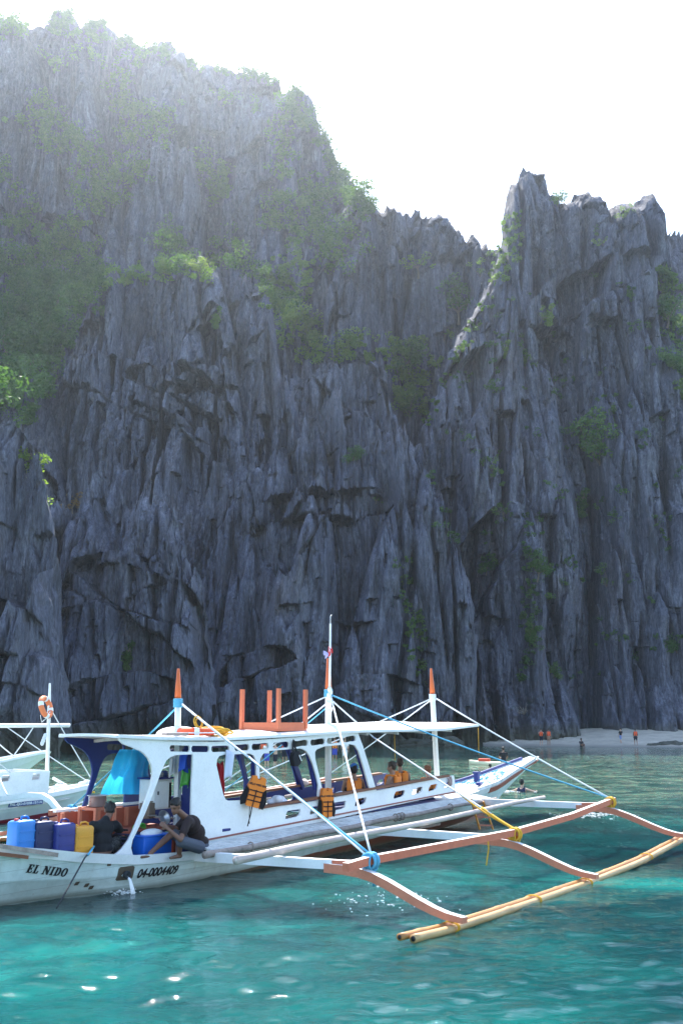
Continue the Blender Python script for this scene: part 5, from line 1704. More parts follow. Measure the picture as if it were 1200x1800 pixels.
# galley things
def pot():
    q = POT_AT
    r = cargo('cooking_pot', q, 'dented aluminium cooking pot with rim on the red stand', 'pot')
    MB().lathe([(0, 0), (.125, 0), (.14, .02), (.145, .17), (.17, .178), (.17, .186), (.138, .18), (.13, .03), (0, .02)], (0, 0, 0), 28).build('pot', STEEL, r)
    for sd in (-1, 1): MB().torus((sd * .15, 0, .12), .03, .007, Matrix.Rotation(math.pi / 2, 3, 'X'), 12, 6).build('handle', STEEL, r)
pot()
def bowl():
    q = P(284, 1440, .05)
    r = MB().lathe([(0, 0), (.06, .005), (.095, .032), (.128, .08), (.132, .084), (.12, .08), (.085, .036), (.05, .012), (0, .01)], (0, 0, 0), 28, Matrix.Rotation(1.1, 3, 'X')).build('bowl', STEEL)
    r.location = BOAT_O + Matrix.Rotation(BOAT_ANG, 3, 'Z') @ q; r.rotation_euler = (0, 0, BOAT_ANG)
    put(r, 'shiny metal bowl tipped up on the galley counter', 'bowl')
bowl()
def cooler():
    lo = P(249, 1507, .66); hi = P(298, 1507, .66)
    r = cargo('cooler_box', ((lo.x + hi.x) / 2, lo.y, lo.z), 'bright blue plastic box under the sitting man', 'box')
    w = hi.x - lo.x
    MB().box((0, .12, .15), (w, .34, .30), bevel=.02).build('box', paint('bright_blue_plastic', (.01, .12, .55), .4, .3, .7, 5), r)
    MB().box((0, .12, .31), (w + .02, .36, .03), bevel=.01).build('rim', paint('bright_blue_plastic', (.01, .12, .55)), r)
    b = MB(); b.ellipsoid((0, .12, .34), (w * .36, .13, .07), 14, 8); b.build('contents', WHITE, r)
cooler()
def basket(u0, u1, v, n, h, mat, label, handle=None):
    lo = P(u0, v, n); hi = P(u1, v, n); w = hi.x - lo.x
    r = cargo('basket', ((lo.x + hi.x) / 2, lo.y, lo.z), label, 'basket')
    d = .30
    for k in range(6):
        z = h * k / 5
        b = MB(); e = 1 + .08 * z / h
        b.beam([(-w / 2 * e, 0, z), (w / 2 * e, 0, z)], .012, .022); b.beam([(-w / 2 * e, d, z), (w / 2 * e, d, z)], .012, .022)
        b.beam([(-w / 2 * e, 0, z), (-w / 2 * e, d, z)], .012, .022); b.beam([(w / 2 * e, 0, z), (w / 2 * e, d, z)], .012, .022)
        b.build('rim' if k == 5 else 'band', mat, r)
    for k in range(9):
        x = -w / 2 + w * k / 8
        MB().beam([(x, 0, 0), (x * 1.08, -.002, h)], .014, .012, up=(0, 1, 0)).build('slat', mat, r)
    MB().box((0, d / 2, .0), (w, d, .015)).build('bottom', mat, r)
    MB().box((0, d / 2, h * .45), (w * .93, d * .9, h * .8), bevel=.03).build('contents', BLACK, r)
    if handle is not None:
        MB().torus((0, d / 2, h), w * .42, .014, Matrix.Rotation(math.pi / 2, 3, 'X'), 16, 8, 0, math.pi).build('handle', handle, r)
GREEN = paint('green_plastic', (.10, .42, .06), .5, .3, .7)
PURPLE = paint('dark_violet_plastic', (.03, .035, .09), .5)
basket(224, 249, 1508, .45, .36, PURPLE, 'dark violet slatted basket left of the blue box')
basket(204, 222, 1504, .20, .38, paint('black_plastic', (.012, .012, .014), .5), 'black basket with green handles in front of the crouching man', GREEN)
b = MB()
q = P(245, 1462, .15)
for k in range(3): b.torus(q + Vector((.02 * k, 0, .02 * k)), .13 - .02 * k, .016, Matrix.Rotation(.4 * k + 1.0, 3, 'X'), 22, 8)
o = b.build('coiled_hose', GREEN); o.matrix_world = Matrix.Translation(BOAT_O) @ Matrix.Rotation(BOAT_ANG, 4, 'Z'); put(o, 'green plastic hose coiled behind the slanted strut', 'hose')
def cupboard():
    lo = P(268, 1424, -.1); hi = P(300, 1424, -.1); h = P(268, 1371, -.1).z - lo.z
    w = hi.x - lo.x
    r = cargo('cupboard', ((lo.x + hi.x) / 2, lo.y, lo.z), 'white cupboard with a dark handle above the galley counter', 'cupboard')
    MB().box((0, .17, h / 2), (w, .34, h), bevel=.01).build('case', WHITE, r)
    d = MB().box((-.03, -.012, h / 2), (w * .8, .02, h * .9), bevel=.006).build('door', WHITE, r)
    MB().box((-w * .28, -.03, h * .55), (.02, .02, .06)).build('handle', INK, d)
    MB().box((w * .43, -.008, h * .45), (w * .10, .015, h * .85)).build('gap', INK, r)  # black strip paints the shade in the gap beside the door
    MB().box((0, .15, h + .02), (w * 1.15, .42, .03)).build('shelf', BLUE, r)
    for i, (c, dx) in enumerate((((.05, .05, .06), -.1), ((.3, .3, .32), .03), ((.04, .07, .2), .14))):
        MB().lathe([(0, 0), (.06, 0), (.065, .05 + .02 * i), (.05, .06 + .02 * i), (0, .06 + .02 * i)], (dx, .1, h + .036), 12).build('dish', paint('dish%d' % i, c, .5), r)
cupboard()
def sack():
    q = P(259, 1432, -.15)
    r = cargo('cardboard_box', (q.x, q.y, q.z - .05), 'grey brown carton on the galley counter behind the strut', 'box')
    cb = paint('carton', (.22, .17, .13), .9, .4, .7)
    MB().box((0, 0, .12), (.22, .2, .26), .3, bevel=.01).build('carton', cb, r)
    MB().box((0, -.02, .27), (.24, .12, .01), .3).build('flap', cb, r)
sack()
for k, (u, v) in enumerate(((268, 1436), (276, 1438), (300, 1440))):
    q = P(u, v, .1)
    o = MB().lathe([(0, 0), (.04, 0), (.075, .025), (.08, .03), (.06, .02), (0, .012)], (0, 0, 0), 16).build('dish', STEEL if k != 1 else WHITE)
    o.location = BOAT_O + Matrix.Rotation(BOAT_ANG, 3, 'Z') @ q
    put(o, ('small metal dish left of the white one on the counter', 'small white dish on the galley counter', 'small metal dish right of the tipped bowl')[k], 'dish')

# tarpaulin over the port side of the galley
def tarp():
    n = -.60
    tl, tr, bl, br = P(213, 1317, n), P(262, 1319, n), P(178, 1398, n), P(266, 1394, n)
    rs = random.Random(6)
    def f(a, c):
        p = tl.lerp(tr, a).lerp(bl.lerp(br, a), c)
        w = .022 * math.sin(a * 31 + 1.5 * c) * (.4 + c) + .03 * math.sin(a * 11 + 3 * c + 1) + .02 * math.sin(c * 9 + a * 4)
        return (p.x, p.y + w, p.z + .008 * math.sin(a * 7) * c)
    V, Fc = cloth_grid(f, 44, 22)
    m, nt, bs = new_mat('blue_tarpaulin')
    co = obj_co(nt)
    nt.links.new(ramp(nt, noise(nt, mapping(nt, co, (6, 6, 1.2)), 1, 5, .6), [(.3, (.0, .24, .55)), (.7, (.03, .40, .75))]), bs.inputs['Base Color'])
    bs.inputs['Roughness'].default_value = .35
    tr_ = N(nt, 'ShaderNodeBsdfTranslucent'); tr_.inputs[0].default_value = (.05, .60, .95, 1)
    ms = N(nt, 'ShaderNodeMixShader'); ms.inputs[0].default_value = .5
    nt.links.new(bs.outputs[0], ms.inputs[1]); nt.links.new(tr_.outputs[0], ms.inputs[2]); nt.links.new(ms.outputs[0], nt.nodes['Material Output'].inputs['Surface'])
    o = MB().add(V, Fc, True).build('tarpaulin', m)
    o.matrix_world = Matrix.Translation(BOAT_O) @ Matrix.Rotation(BOAT_ANG, 4, 'Z')
    put(o, 'creased bright blue tarpaulin hung across the galley', 'tarpaulin')
tarp()

def hanging(name, u, v, n, w, h, mat, label, cat, seed):
    o = rag(name, u, v, n, w, h, mat, seed, None)
    o.matrix_world = Matrix.Translation(BOAT_O) @ Matrix.Rotation(BOAT_ANG, 4, 'Z')
    return put(o, label, cat)
hanging('towel', 325, 1352, .55, .20, .30, GREEN, 'lime green cloth hanging in the cabin doorway', 'cloth', 1)
hanging('shirt', 324, 1328, .57, .22, .26, paint('mid_blue_cloth', (.03, .10, .5), .9), 'blue shirt hanging above the green cloth in the doorway', 'shirt', 2)
hanging('towel', 303, 1330, .12, .10, .32, paint('white_cloth', (.7, .7, .74), .9), 'white cloth hanging beside the doorway post', 'cloth', 5)
hanging('towel', 403, 1322, .92, .18, .46, paint('white_blue_cloth', (.62, .66, .78), .9), 'white and blue towel hung over the first cabin window', 'towel', 8)
hanging('shirt', 388, 1342, .5, .17, .62, paint('crimson_cloth', (.42, .02, .03), .9), 'crimson shirt hanging inside the first cabin window', 'shirt', 9)
hanging('towel', 789, 1368, 1.0, .14, .18, paint('pinkish_cloth', (.42, .30, .27), .9), 'faded pinkish cloth on the front corner of the rail', 'cloth', 10)

# bag, hats, bundles
def bag():
    q = P(519, 1323, 1.0)
    r = cargo('bag', q, 'black bag with pale stripe hanging in the second cabin window', 'bag')
    pts = [(-.09, 0), (.05, .03), (.15, -.10), (.12, -.20), (.02, -.26), (-.08, -.24), (-.12, -.10)]
    me = plate_mesh(pts, [], .10)
    me.transform(Matrix.Rotation(math.pi / 2, 4, 'X'))
    o = link('pouch', me, BLACK, r); bv = o.modifiers.new('bevel', 'BEVEL'); bv.width = .03; bv.segments = 3
    MB().box((.09, -.055, -.10), (.02, .01, .13), rot=Matrix.Rotation(-.6, 3, 'Y')).build('stripe', WHITE, r)
    MB().beam([(-.07, 0, -.01), (-.08, 0, .16), (-.05, 0, .24)], .05, .012, up=(0, 1, 0)).build('strap', BLACK, r)
    MB().beam([(.05, 0, .0), (-.02, 0, .12), (-.06, 0, .22)], .04, .012, up=(0, 1, 0)).build('strap', BLACK, r)
bag()
def bundle(u, v, n, r3, mat, label, cat, seed, name='cloth_bundle'):
    q = P(u, v, n); b = MB(); rs = random.Random(seed)
    for i in range(9):
        b.ellipsoid(q + Vector((rs.uniform(-.7, .7) * r3[0], rs.uniform(-.5, .5) * r3[1], rs.uniform(-.2, .5) * r3[2])), (r3[0] * rs.uniform(.35, .6), r3[1] * rs.uniform(.4, .6), r3[2] * rs.uniform(.4, .7)), 10, 8)
    o = fused(name, b, .02, mat, None, 3)
    o.matrix_world = Matrix.Translation(BOAT_O) @ Matrix.Rotation(BOAT_ANG, 4, 'Z')
    return put(o, label, cat)
bundle(488, 1409, .7, (.22, .14, .12), paint('white_cloth', (.7, .7, .74)), 'white cloth bag lying on the near bench under the window', 'bag', 3)
bundle(535, 1376, -.93, (.16, .10, .09), paint('white_red_cloth', (.72, .58, .55), .9), 'white and red bag on the far sill', 'bag', 5)
bundle(594, 1397, .7, (.2, .12, .07), paint('white_cloth', (.7, .7, .74)), 'white bag on the bench beside the blue capped passenger', 'bag', 7)

# life vests hung outside
def life_vest(u, v, n, w, h, tilt, label, yaw=0.0):
    q = P(u, v, n)
    r = cargo('life_vest', q, label, 'life vest', yaw, 'life vests hung on the window sill')
    T = Matrix.Rotation(tilt, 4, 'Y')
    def piece(name, pts, y, th, mat, par=r, bev=.02):
        me = plate_mesh([(a * w, c * h) for a, c in pts], [], th)
        me.transform(T @ Matrix.Translation((0, y, 0)) @ Matrix.Rotation(math.pi / 2, 4, 'X'))
        o = link(name, me, mat, par)
        bv = o.modifiers.new('bevel', 'BEVEL'); bv.width = bev; bv.segments = 2; bv.limit_method = 'ANGLE'
        return o
    # origin at the middle of the vest
    for y in (-.06, .05):
        o = piece('panel', [(-.30, .47), (-.13, .5), (-.06, .40), (.05, .40), (.12, .5), (.30, .47), (.34, .30), (.42, .14), (.30, .02), (.30, -.46), (.26, -.5), (-.26, -.5), (-.30, -.46), (-.30, .02), (-.42, .14), (-.34, .30)], y, .075, VEST)
        if y < 0:
            for zz in (.02, -.14, -.30):
                piece('strap', [(-.31, zz - .018), (.31, zz - .018), (.31, zz + .018), (-.31, zz + .018)], y - .045, .012, BLACK, o, .001)
            piece('strap', [(-.02, -.52), (.02, -.52), (.02, .06), (-.02, .06)], y - .052, .012, BLACK, o, .001)
            for (txt, zz) in (('HELLO WEST SEAS', .22),):
                me = text_mesh(txt, h * .085, 0, .002, .002, .85)
                me.transform(T @ Matrix.Translation((0, y - .041, zz * h)) @ Matrix.Rotation(math.pi / 2, 4, 'X'))
                link('lettering', me, INK, o)
    for sd in (-1, 1):
        piece('side_panel', [(sd * .31, .02), (sd * .46, .12), (sd * .60, -.30), (sd * .52, -.52), (sd * .31, -.44)], -.01, .05, BLACK)
    piece('collar', [(-.10, .42), (.09, .42), (.05, .34), (-.06, .34)], .0, .03, BLACK, r, .004)
    e = T @ Vector((0, -.09, -.5 * h))
    MB().tube([e, e + Vector((-.02, 0, -.12)), e + Vector((-.05, 0, -.24)), e + Vector((-.07, .02, -.33))], .011, 6).build('belt', BLACK, r)
    e = T @ Vector((-.1 * w, -.09, -.5 * h))
    MB().tube([e, e + Vector((-.005, 0, -.15)), e + Vector((.0, .03, -.30))], .007, 6).build('belt', BLACK, r)
    return r
life_vest(449, 1391, 1.06, .40, .54, .26, 'orange and black life vest hung askew between the first two windows', -.75)
life_vest(573, 1410, 1.07, .31, .54, .0, 'orange and black life vest hung upright below the narrow pillar', -.6)

# table lying upside down on the roof
def table():
    q = P(489, 1292, .72)
    s0 = q.x; zr = z_roof(s0) + .05
    r = cargo('table', (s0, -.72, zr), 'orange wooden table lying upside down on the roof with its legs up', 'table')
    W_, D__ = .86, .92
    OR = paint('orange_table_paint', (0.55, 0.14, 0.06), .5, .3, .7)
    MB().box((W_ / 2, D__ / 2, .03), (W_ + .06, D__ + .06, .035), bevel=.006).build('top', OR, r)
    for a, c in (((0, 0), (W_, 0)), ((0, D__), (W_, D__)), ((0, 0), (0, D__)), ((W_, 0), (W_, D__))):
        MB().beam([(a[0], a[1], .11), (c[0], c[1], .11)], .03, .13).build('apron', OR, r)
    for x in (0, W_):
        for y in (0, D__):
            MB().beam([(x, y, .05), (x, y, .82)], .07, .07, up=(1, 0, 0)).build('leg', OR, r)
table()
def roof_things():
    q = P(345, 1294, .45)
    b = MB().torus((0, 0, 0), .28, .065, None, 36, 12)
    z = z_roof(q.x) + .11
    r = cargo('lifebuoy', (q.x, q.y, z), 'orange lifebuoy lying flat on the roof by the after mast', 'lifebuoy')
    b.build('ring', VEST_R, r)
    for k in range(4):
        a = math.pi / 4 + k * math.pi / 2
        MB().torus((0, 0, 0), .28, .068, Matrix.Rotation(a, 3, 'Z'), 5, 12, -.13, .13).build('band', WHITE, r)
    MB().torus((0, 0, -.02), .37, .010, None, 30, 6).build('grab_line', ROPE_W, r)
    b = MB(); rs = random.Random(5); q = P(380, 1296, .6)
    for k in range(9):
        b.torus((rs.uniform(-.12, .12), rs.uniform(-.1, .1), .012 + .012 * k), rs.uniform(.10, .2), .016, Matrix.Rotation(rs.uniform(-.25, .25), 3, 'X'), 20, 6)
    o = b.build('rope_coil', ROPE_Y); o.location = BOAT_O + Matrix.Rotation(BOAT_ANG, 3, 'Z') @ Vector((q.x, q.y, z_roof(q.x) + .06)); put(o, 'yellow rope coil on the roof next to the flat lifebuoy', 'rope')
    q = P(308, 1299, .72)
    o = MB().box((0, 0, .06), (.55, .12, .05), .05, bevel=.01).build('board', GREYWOOD); o.location = BOAT_O + Matrix.Rotation(BOAT_ANG, 3, 'Z') @ Vector((q.x, q.y, z_roof(q.x))); o.rotation_euler = (0, 0, BOAT_ANG); put(o, 'short grey board on the roof below the after mast', 'board')
    b = MB(); b.ellipsoid((0, 0, 0), (.42, .36, .14), 18, 10); b.ellipsoid((.25, .1, .0), (.3, .3, .10), 14, 8)
    o = fused('mast_cover', b, .03, WHITE, None, 3); q = P(306, 1294, .3); o.location = BOAT_O + Matrix.Rotation(BOAT_ANG, 3, 'Z') @ Vector((-3.85, .0, z_roof(-3.85) + .06)); put(o, 'white sheet heaped round the foot of the after mast on the roof', 'sheet')
    b = MB(); q = P(337, 1262, .1)
    b.torus((0, 0, 0), .10, .012, Matrix.Rotation(1.4, 3, 'X'), 18, 6); b.torus((.03, 0, -.02), .08, .012, Matrix.Rotation(1.2, 3, 'X'), 18, 6); b.tube([(.03, 0, -.1), (.06, .0, -.22), (.09, 0, -.36)], .011, 6)
    o = b.build('rope_coil', ROPE_Y); o.location = BOAT_O + Matrix.Rotation(BOAT_ANG, 3, 'Z') @ A_.lerp(J1, .115) - Vector((0, 0, .08)); o.rotation_euler = (0, 0, BOAT_ANG); put(o, 'small yellow rope coil hung on the stay beside the after mast', 'rope')
roof_things()

# boarding ladder off the starboard bow
def ladder():
    a0, a1 = P(827, 1404, 1.62), P(843, 1458, 1.72); c0, c1 = P(849, 1409, 1.62), P(866, 1458, 1.72)
    r = cargo('ladder', a0, 'small orange boarding ladder hung over the starboard bow', 'ladder')
    OL = paint('orange_ladder', (.55, .22, .03), .6, .5, .6)
    for p, q in ((a0, a1), (c0, c1)): MB().beam([p - a0, q - a0], .05, .03, up=(0, 1, 0)).build('rail', OL, r)
    for t in (.3, .58, .86): MB().beam([a0.lerp(a1, t) - a0, c0.lerp(c1, t) - a0], .035, .05, up=(0, 1, 0)).build('rung', REDW, r)
ladder()
# ================================================================ OTHER BOATS
def frame_of(o, ang):
    a = Vector((math.cos(ang), math.sin(ang), 0)); n = Vector((math.sin(ang), -math.cos(ang), 0))
    def Pf(u, v, nn):
        d = ray(u, v); c = Vector((0, 0, CAM_H)) - o
        t = (nn - c.dot(n)) / d.dot(n); q = c + d * t
        return Vector((q.dot(a), -nn, q.z))
    return Pf

def simple_hull(st, mat, parent, name='hull'):
    S = np.array(st); ss = np.linspace(S[0, 0], S[-1, 0], 50)
    rows = []
    for s in ss:
        zk, bw, zw, bg, zg = (float(np.interp(s, S[:, 0], S[:, k])) for k in (1, 2, 3, 4, 5))
        half = [(0.0, zk), (bw * .6, zk + .3 * (zw - zk)), (bw, zw), (bw + .6 * (bg - bw), zw + .45 * (zg - zw)), (bg, zg), (bg - .06, zg), (bg - .08, zg - .06)]
        rows.append([(s, -n, z) for n, z in reversed(half)] + [(s, n, z) for n, z in half[1:]])
    V = np.array(rows); k = V.shape[1]
    fl = [tuple(int(i) for i in f) for f in grid_faces(len(ss), k)]
    for i in range(len(ss) - 1): fl.append((i * k, i * k + k - 1, (i + 1) * k + k - 1, (i + 1) * k))     # deck
    fl.append(tuple(range(k))); fl.append(tuple((len(ss) - 1) * k + i for i in range(k - 1, -1, -1)))
    me = bpy.data.meshes.new(name); me.from_pydata(V.reshape(-1, 3).tolist(), [], fl)
    bm = bmesh.new(); bm.from_mesh(me); bmesh.ops.recalc_face_normals(bm, faces=bm.faces); bm.to_mesh(me); bm.free()
    return link(name, me, mat, parent)

def second_hull_material(name, red):
    m, nt, b = new_mat(name)
    co = obj_co(nt)
    sx = N(nt, 'ShaderNodeSeparateXYZ'); nt.links.new(co, sx.inputs[0])
    lin = N(nt, 'ShaderNodeMath', operation='MULTIPLY_ADD'); lin.inputs[1].default_value = 0.03; lin.inputs[2].default_value = 0.18
    nt.links.new(sx.outputs[0], lin.inputs[0])
    lt = N(nt, 'ShaderNodeMath', operation='LESS_THAN'); nt.links.new(sx.outputs[2], lt.inputs[0]); nt.links.new(lin.outputs[0], lt.inputs[1])
    st = ramp(nt, noise(nt, mapping(nt, co, (3, 3, .7)), 1.0, 5, .65), [(.35, (.52, .62, .60)), (.65, (.62, .70, .68)), (.8, (.45, .52, .48))])
    nt.links.new(mix(nt, lt.outputs[0], st, red), b.inputs['Base Color']); b.inputs['Roughness'].default_value = .45
    return m

def left_boat():
    o = Vector((-7.35, 30.5, 0)); ang = math.radians(57)
    P2 = frame_of(o, ang)
    boat2 = empty('outrigger_boat', o, ang)
    put(boat2, 'white outrigger boat with blue number board moored at the left edge', 'boat')
    st = [(-13, -.3, .5, 0, .8, .62), (-9, -.4, .75, 0, .95, .55), (-6, -.4, .78, 0, .95, .54), (-4.2, -.4, .62, 0, .86, .57), (-2.5, -.35, .36, .05, .62, .62), (-1.2, -.1, .2, .25, .38, .69), (-.4, .3, .12, .5, .2, .75), (.05, .62, .06, .7, .08, .80)]
    S = np.array(st)
    bgf = lambda s: float(np.interp(s, S[:, 0], S[:, 4])); zgf = lambda s: float(np.interp(s, S[:, 0], S[:, 5]))
    simple_hull(st, second_hull_material('second_hull_paint', (.20, .015, .03)), boat2)
    for sd in (1, -1):
        MB().beam([Vector((s, -sd * (bgf(s) + .02), zgf(s) - .02)) for s in np.linspace(-13, -.15, 40)], .08, .13).build('rub_rail', WHITE, boat2)
        MB().beam([Vector((s, -sd * (bgf(s) * .93 - .02 * 0), zgf(s) - .22)) for s in np.linspace(-13, -1.2, 30)], .05, .03).build('strake', WORN, boat2)
    MB().add(*_deck_quad(st, -12.9, .0)).build('foredeck', WHITE, boat2)
    # low cabin side with a slot window, both sides
    s1 = P2(85, 1380, .72).x
    zt = P2(40, 1356, .72).z
    sl0, sl1 = P2(56, 1365, .72), P2(69, 1365, .72)
    for sd in (1, -1):
        me = plate_mesh([(-12.5, .5), (s1, .52), (s1 + .02, zt - .02), (s1 - .9, zt), (-12.5, zt)], [[(sl0.x, sl0.z - .09), (sl1.x, sl0.z - .08), (sl1.x + .03, sl0.z + .07), (sl0.x + .04, sl0.z + .07)]] + [[(sl0.x - 1.0 * k, sl0.z - .09), (sl1.x - 1.0 * k, sl0.z - .08), (sl1.x + .03 - k, sl0.z + .07), (sl0.x + .04 - k, sl0.z + .07)] for k in (1, 2, 3)], .04)
        me.transform(Matrix.Translation((0, -sd * .72, 0)) @ Matrix.Rotation(math.pi / 2, 4, 'X'))
        link('cabin_side', me, WHITE, boat2)
    MB().box(((s1 - 12.5) / 2, 0, zt - .12), (12.5 + s1 - .5, 1.36, .05)).build('cabin_top', WORN, boat2)
    MB().box((s1 - .04, 0, (.55 + zt) / 2), (.04, 1.4, zt - .55)).build('cabin_front', WHITE, boat2)
    # mast, ridge pole, stays
    mb = P2(83, 1384, 0.0); mt = P2(88, 1201, 0.0)
    m = MB().tube([Vector((mb.x, 0, .4)), mb.lerp(mt, .8), mt], [.062, .05, .025], 10).build('mast', WHITE, boat2)
    k = P2(80, 1293, .06)
    b = MB()
    for i in range(4): b.ellipsoid(k + Vector((-.03 * i, 0, -.07 * i)), (.06, .05, .07), 8, 6)
    b.build('knotted_cloth', ROPE_W, m)
    r0, r1 = P2(-60, 1276, -.05), P2(122, 1275, -.05)
    MB().tube([r0, r1], .058, 10).build('ridge_pole', WHITE, boat2)
    bow = Vector((-.1, 0, .82))
    top = P2(88, 1243, 0)
    def rp(a, c, r=.016, mat=ROPE_W): MB().tube(sag(a, c, .02), r, 6).build('stay', mat, boat2)
    rp(top, Vector((.0, 0, .86))); rp(P2(14, 1279, -.05), bow); rp(P2(60, 1277, -.05), P2(26, 1326, -.6)); rp(P2(-20, 1290, .6), P2(26, 1330, -.6)); rp(P2(-10, 1335, .9), P2(40, 1372, .6))
    rp(P2(0, 1368, 1.3), P2(14, 1398, 2.2))
    b = MB(); b.tube([P2(94, 1368, .1), P2(112, 1378, .1)], .04, 8); b.build('boat_pole', WHITE, boat2)
    # sheets and line heaped on the foredeck
    b = MB(); rs = random.Random(8)
    for i in range(14):
        s = rs.uniform(-1.9, -.25); b.ellipsoid((s, rs.uniform(-.8, .8) * bgf(s) * .6, zgf(s) + .05 + rs.uniform(0, .07)), (rs.uniform(.08, .2), rs.uniform(.06, .14), rs.uniform(.04, .09)), 8, 6)
    fused('heaped_sheet', b, .03, WHITE, boat2, 3)
    b = MB(); b.tube(sag(P2(150, 1400, .1), P2(166, 1393, .0), -.06), .028, 6); b.tube(sag(P2(148, 1405, .1), P2(170, 1398, .0), .05), .02, 6)
    b.build('mooring_line', ROPE_Y, boat2)
    # number board with its figures
    nb = .93
    q0, q1 = P2(24, 1416, nb), P2(84, 1410, nb); h = P2(84, 1403, nb).z - q1.z
    cs = (q0 + q1) / 2
    d = (q1 - q0); tilt = math.atan2(d.z, d.x)
    T = Matrix.Translation((cs.x, -(bgf(cs.x) + .035), cs.z + .0)) @ Matrix.Rotation(-tilt, 4, 'Y')
    brd = MB().box((0, 0, 0), (d.length, .02, h)).build('number_board', paint('navy_board', (.012, .045, .20), .5, .3, .7), boat2)
    brd.data.transform(T)
    me = text_mesh('PAL-EJO-01038-1511A', h * .85, .15, .002, .003, .62)
    xs = [v.co.x for v in me.vertices]; me.transform(Matrix.Diagonal((d.length * .94 / (max(xs) - min(xs)), 1, 1, 1)))
    me.transform(T @ Matrix.Translation((0, -.013, 0)) @ Matrix.Rotation(math.pi / 2, 4, 'X'))
    link('figures', me, ROPE_W, brd)
    # outrigger: boom, arm and float on each side
    for sd in (1, -1):
        for s in (-7.6, -4.2):
            e = [(.7, .60), (2.2, .80), (2.7, .80), (3.0, .70), (3.35, .45), (3.7, .18), (3.95, .08)]
            if sd == 1 and s == -4.2:
                pass
            MB().beam([Vector((s, -sd * n, z)) for n, z in e], .12, .13).build('outrigger_arm', WHITE, boat2)
        MB().tube([Vector((s, -sd * 3.9, .02 + .004 * max(s + 4, 0) ** 2)) for s in np.linspace(-10, -1.5, 30)], .075, 10).build('bamboo_float', BAMBOO, boat2)
    # lifebuoy on the mast
    c = P2(81, 1243, .10)
    rt = empty('lifebuoy', o + Matrix.Rotation(ang, 3, 'Z') @ c, ang)
    put(rt, 'orange lifebuoy with white bands hung on the mast of the left boat', 'lifebuoy')
    R = Matrix.Rotation(math.radians(50), 3, 'Y') @ Matrix.Rotation(math.radians(62), 3, 'X')
    MB().torus((0, 0, 0), .26, .075, R, 36, 12).build('ring', paint('faded_orange', (.75, .20, .07), .6, .3, .8), rt)
    for kk in range(4):
        MB().torus((0, 0, 0), .26, .079, R @ Matrix.Rotation(kk * math.pi / 2 + .6, 3, 'Z'), 5, 12, -.2, .2).build('band', WHITE, rt)
    MB().tube([Vector((-.22, -.05, -.22)), Vector((-.16, -.05, -.42)), Vector((.02, -.05, -.30)), Vector((.12, -.05, -.12))], .012, 6).build('grab_line', ROPE_W, rt)
    return boat2
def _deck_quad(st, s0, s1):
    S = np.array(st); V, Fc = [], []
    n = 30
    for i in range(n + 1):
        s = s0 + (s1 - s0) * i / n
        b = float(np.interp(s, S[:, 0], S[:, 4])) - .05; z = float(np.interp(s, S[:, 0], S[:, 5])) - .03
        V += [(s, -b, z), (s, b, z)]
    for i in range(n): Fc.append((i * 2, i * 2 + 1, i * 2 + 3, i * 2 + 2))
    return V, Fc
left_boat()

def far_boat():
    q = at_depth(88, 1321, 44.0)
    ang = math.radians(38)
    o = Vector((q.x, q.y, 0))
    P3 = frame_of(o, ang)
    b3 = empty('outrigger_boat', o, ang)
    put(b3, 'white boat bow showing behind the left boat under the cliff', 'boat')
    z = q.z
    st = [(-12, -.3, .6, 0, 1.0, .8), (-5, -.4, .7, 0, 1.0, .75), (-3, -.3, .45, .05, .85, .85), (-1.5, .15, .25, .45, .55, z - .22), (-.5, z - .45, .14, z - .3, .32, z - .06), (.0, z - .12, .08, z - .06, .16, z)]
    simple_hull(st, second_hull_material('third_hull_paint', (.30, .36, .34)), b3)
    S = np.array(st)
    for sd in (1, -1):
        MB().beam([Vector((s, -sd * (float(np.interp(s, S[:, 0], S[:, 4])) + .02), float(np.interp(s, S[:, 0], S[:, 5])) + .02)) for s in np.linspace(-12, -.1, 30)], .06, .10).build('rub_rail', WHITE, b3)
    MB().tube([Vector((-3.2, 0, .8)), Vector((-3.2, 0, 1.5))], .06, 8).build('mooring_post', WHITE, b3)
    MB().box((-7.5, 0, 1.05), (6.5, 1.5, .5), bevel=.05).build('cabin', WHITE, b3)
far_boat()

# ================================================================ SWIMMERS AND BEACH WALKERS
def stand_at(u, v, z, yaw, label, pose=STAND, group=None, scale=1.0, sink=0.0, **kw):
    """feet sighted at (u, v) on ground height z"""
    p = at_height(u, v, z)
    root = empty('person', (p.x, p.y, z - sink + .92 * scale), yaw)
    root.scale = (scale,) * 3
    put(root, label, 'person', group)
    kw.setdefault('vox', .038); kw.setdefault('hands', False)
    return person(root, pose, **kw)
SH_DK = paint('dark_shorts', (.015, .017, .03), .9); SH_LB = paint('light_blue_shorts', (.20, .30, .55), .9); SH_BL = paint('royal_shorts', (.05, .07, .40), .9)
WHITE_C = paint('white_shirt', (.72, .70, .70), .9)
stand_at(951, 1311.5, .12, math.radians(-100), 'beach walker in red vest with raised arms, leftmost on the sand', ARMS_UP, skin=SKIN_L, legs=SH_DK, vest=VEST_R)
stand_at(964, 1311.5, .12, math.radians(-80), 'beach walker in red vest right of the one with raised arms', STAND, skin=SKIN_T, legs=None, vest=VEST_R)
stand_at(1091, 1309.5, .15, math.radians(-150), 'beach walker in light blue shorts and half open orange vest', STRIDE, skin=SKIN_L, shirt=BLACK, legs=SH_LB, vest=None, lean=-.05)
stand_at(1117, 1311, .12, math.radians(80), 'beach walker in bright orange vest and black shorts, rightmost', STRIDE, skin=SKIN_T, legs=SH_DK, vest=VEST_R)
CROUCH = dict(SIT, lk=(.30, .12, .25), la=(.34, .12, -.08), rk=(.30, -.12, .25), ra=(.34, -.12, -.08))
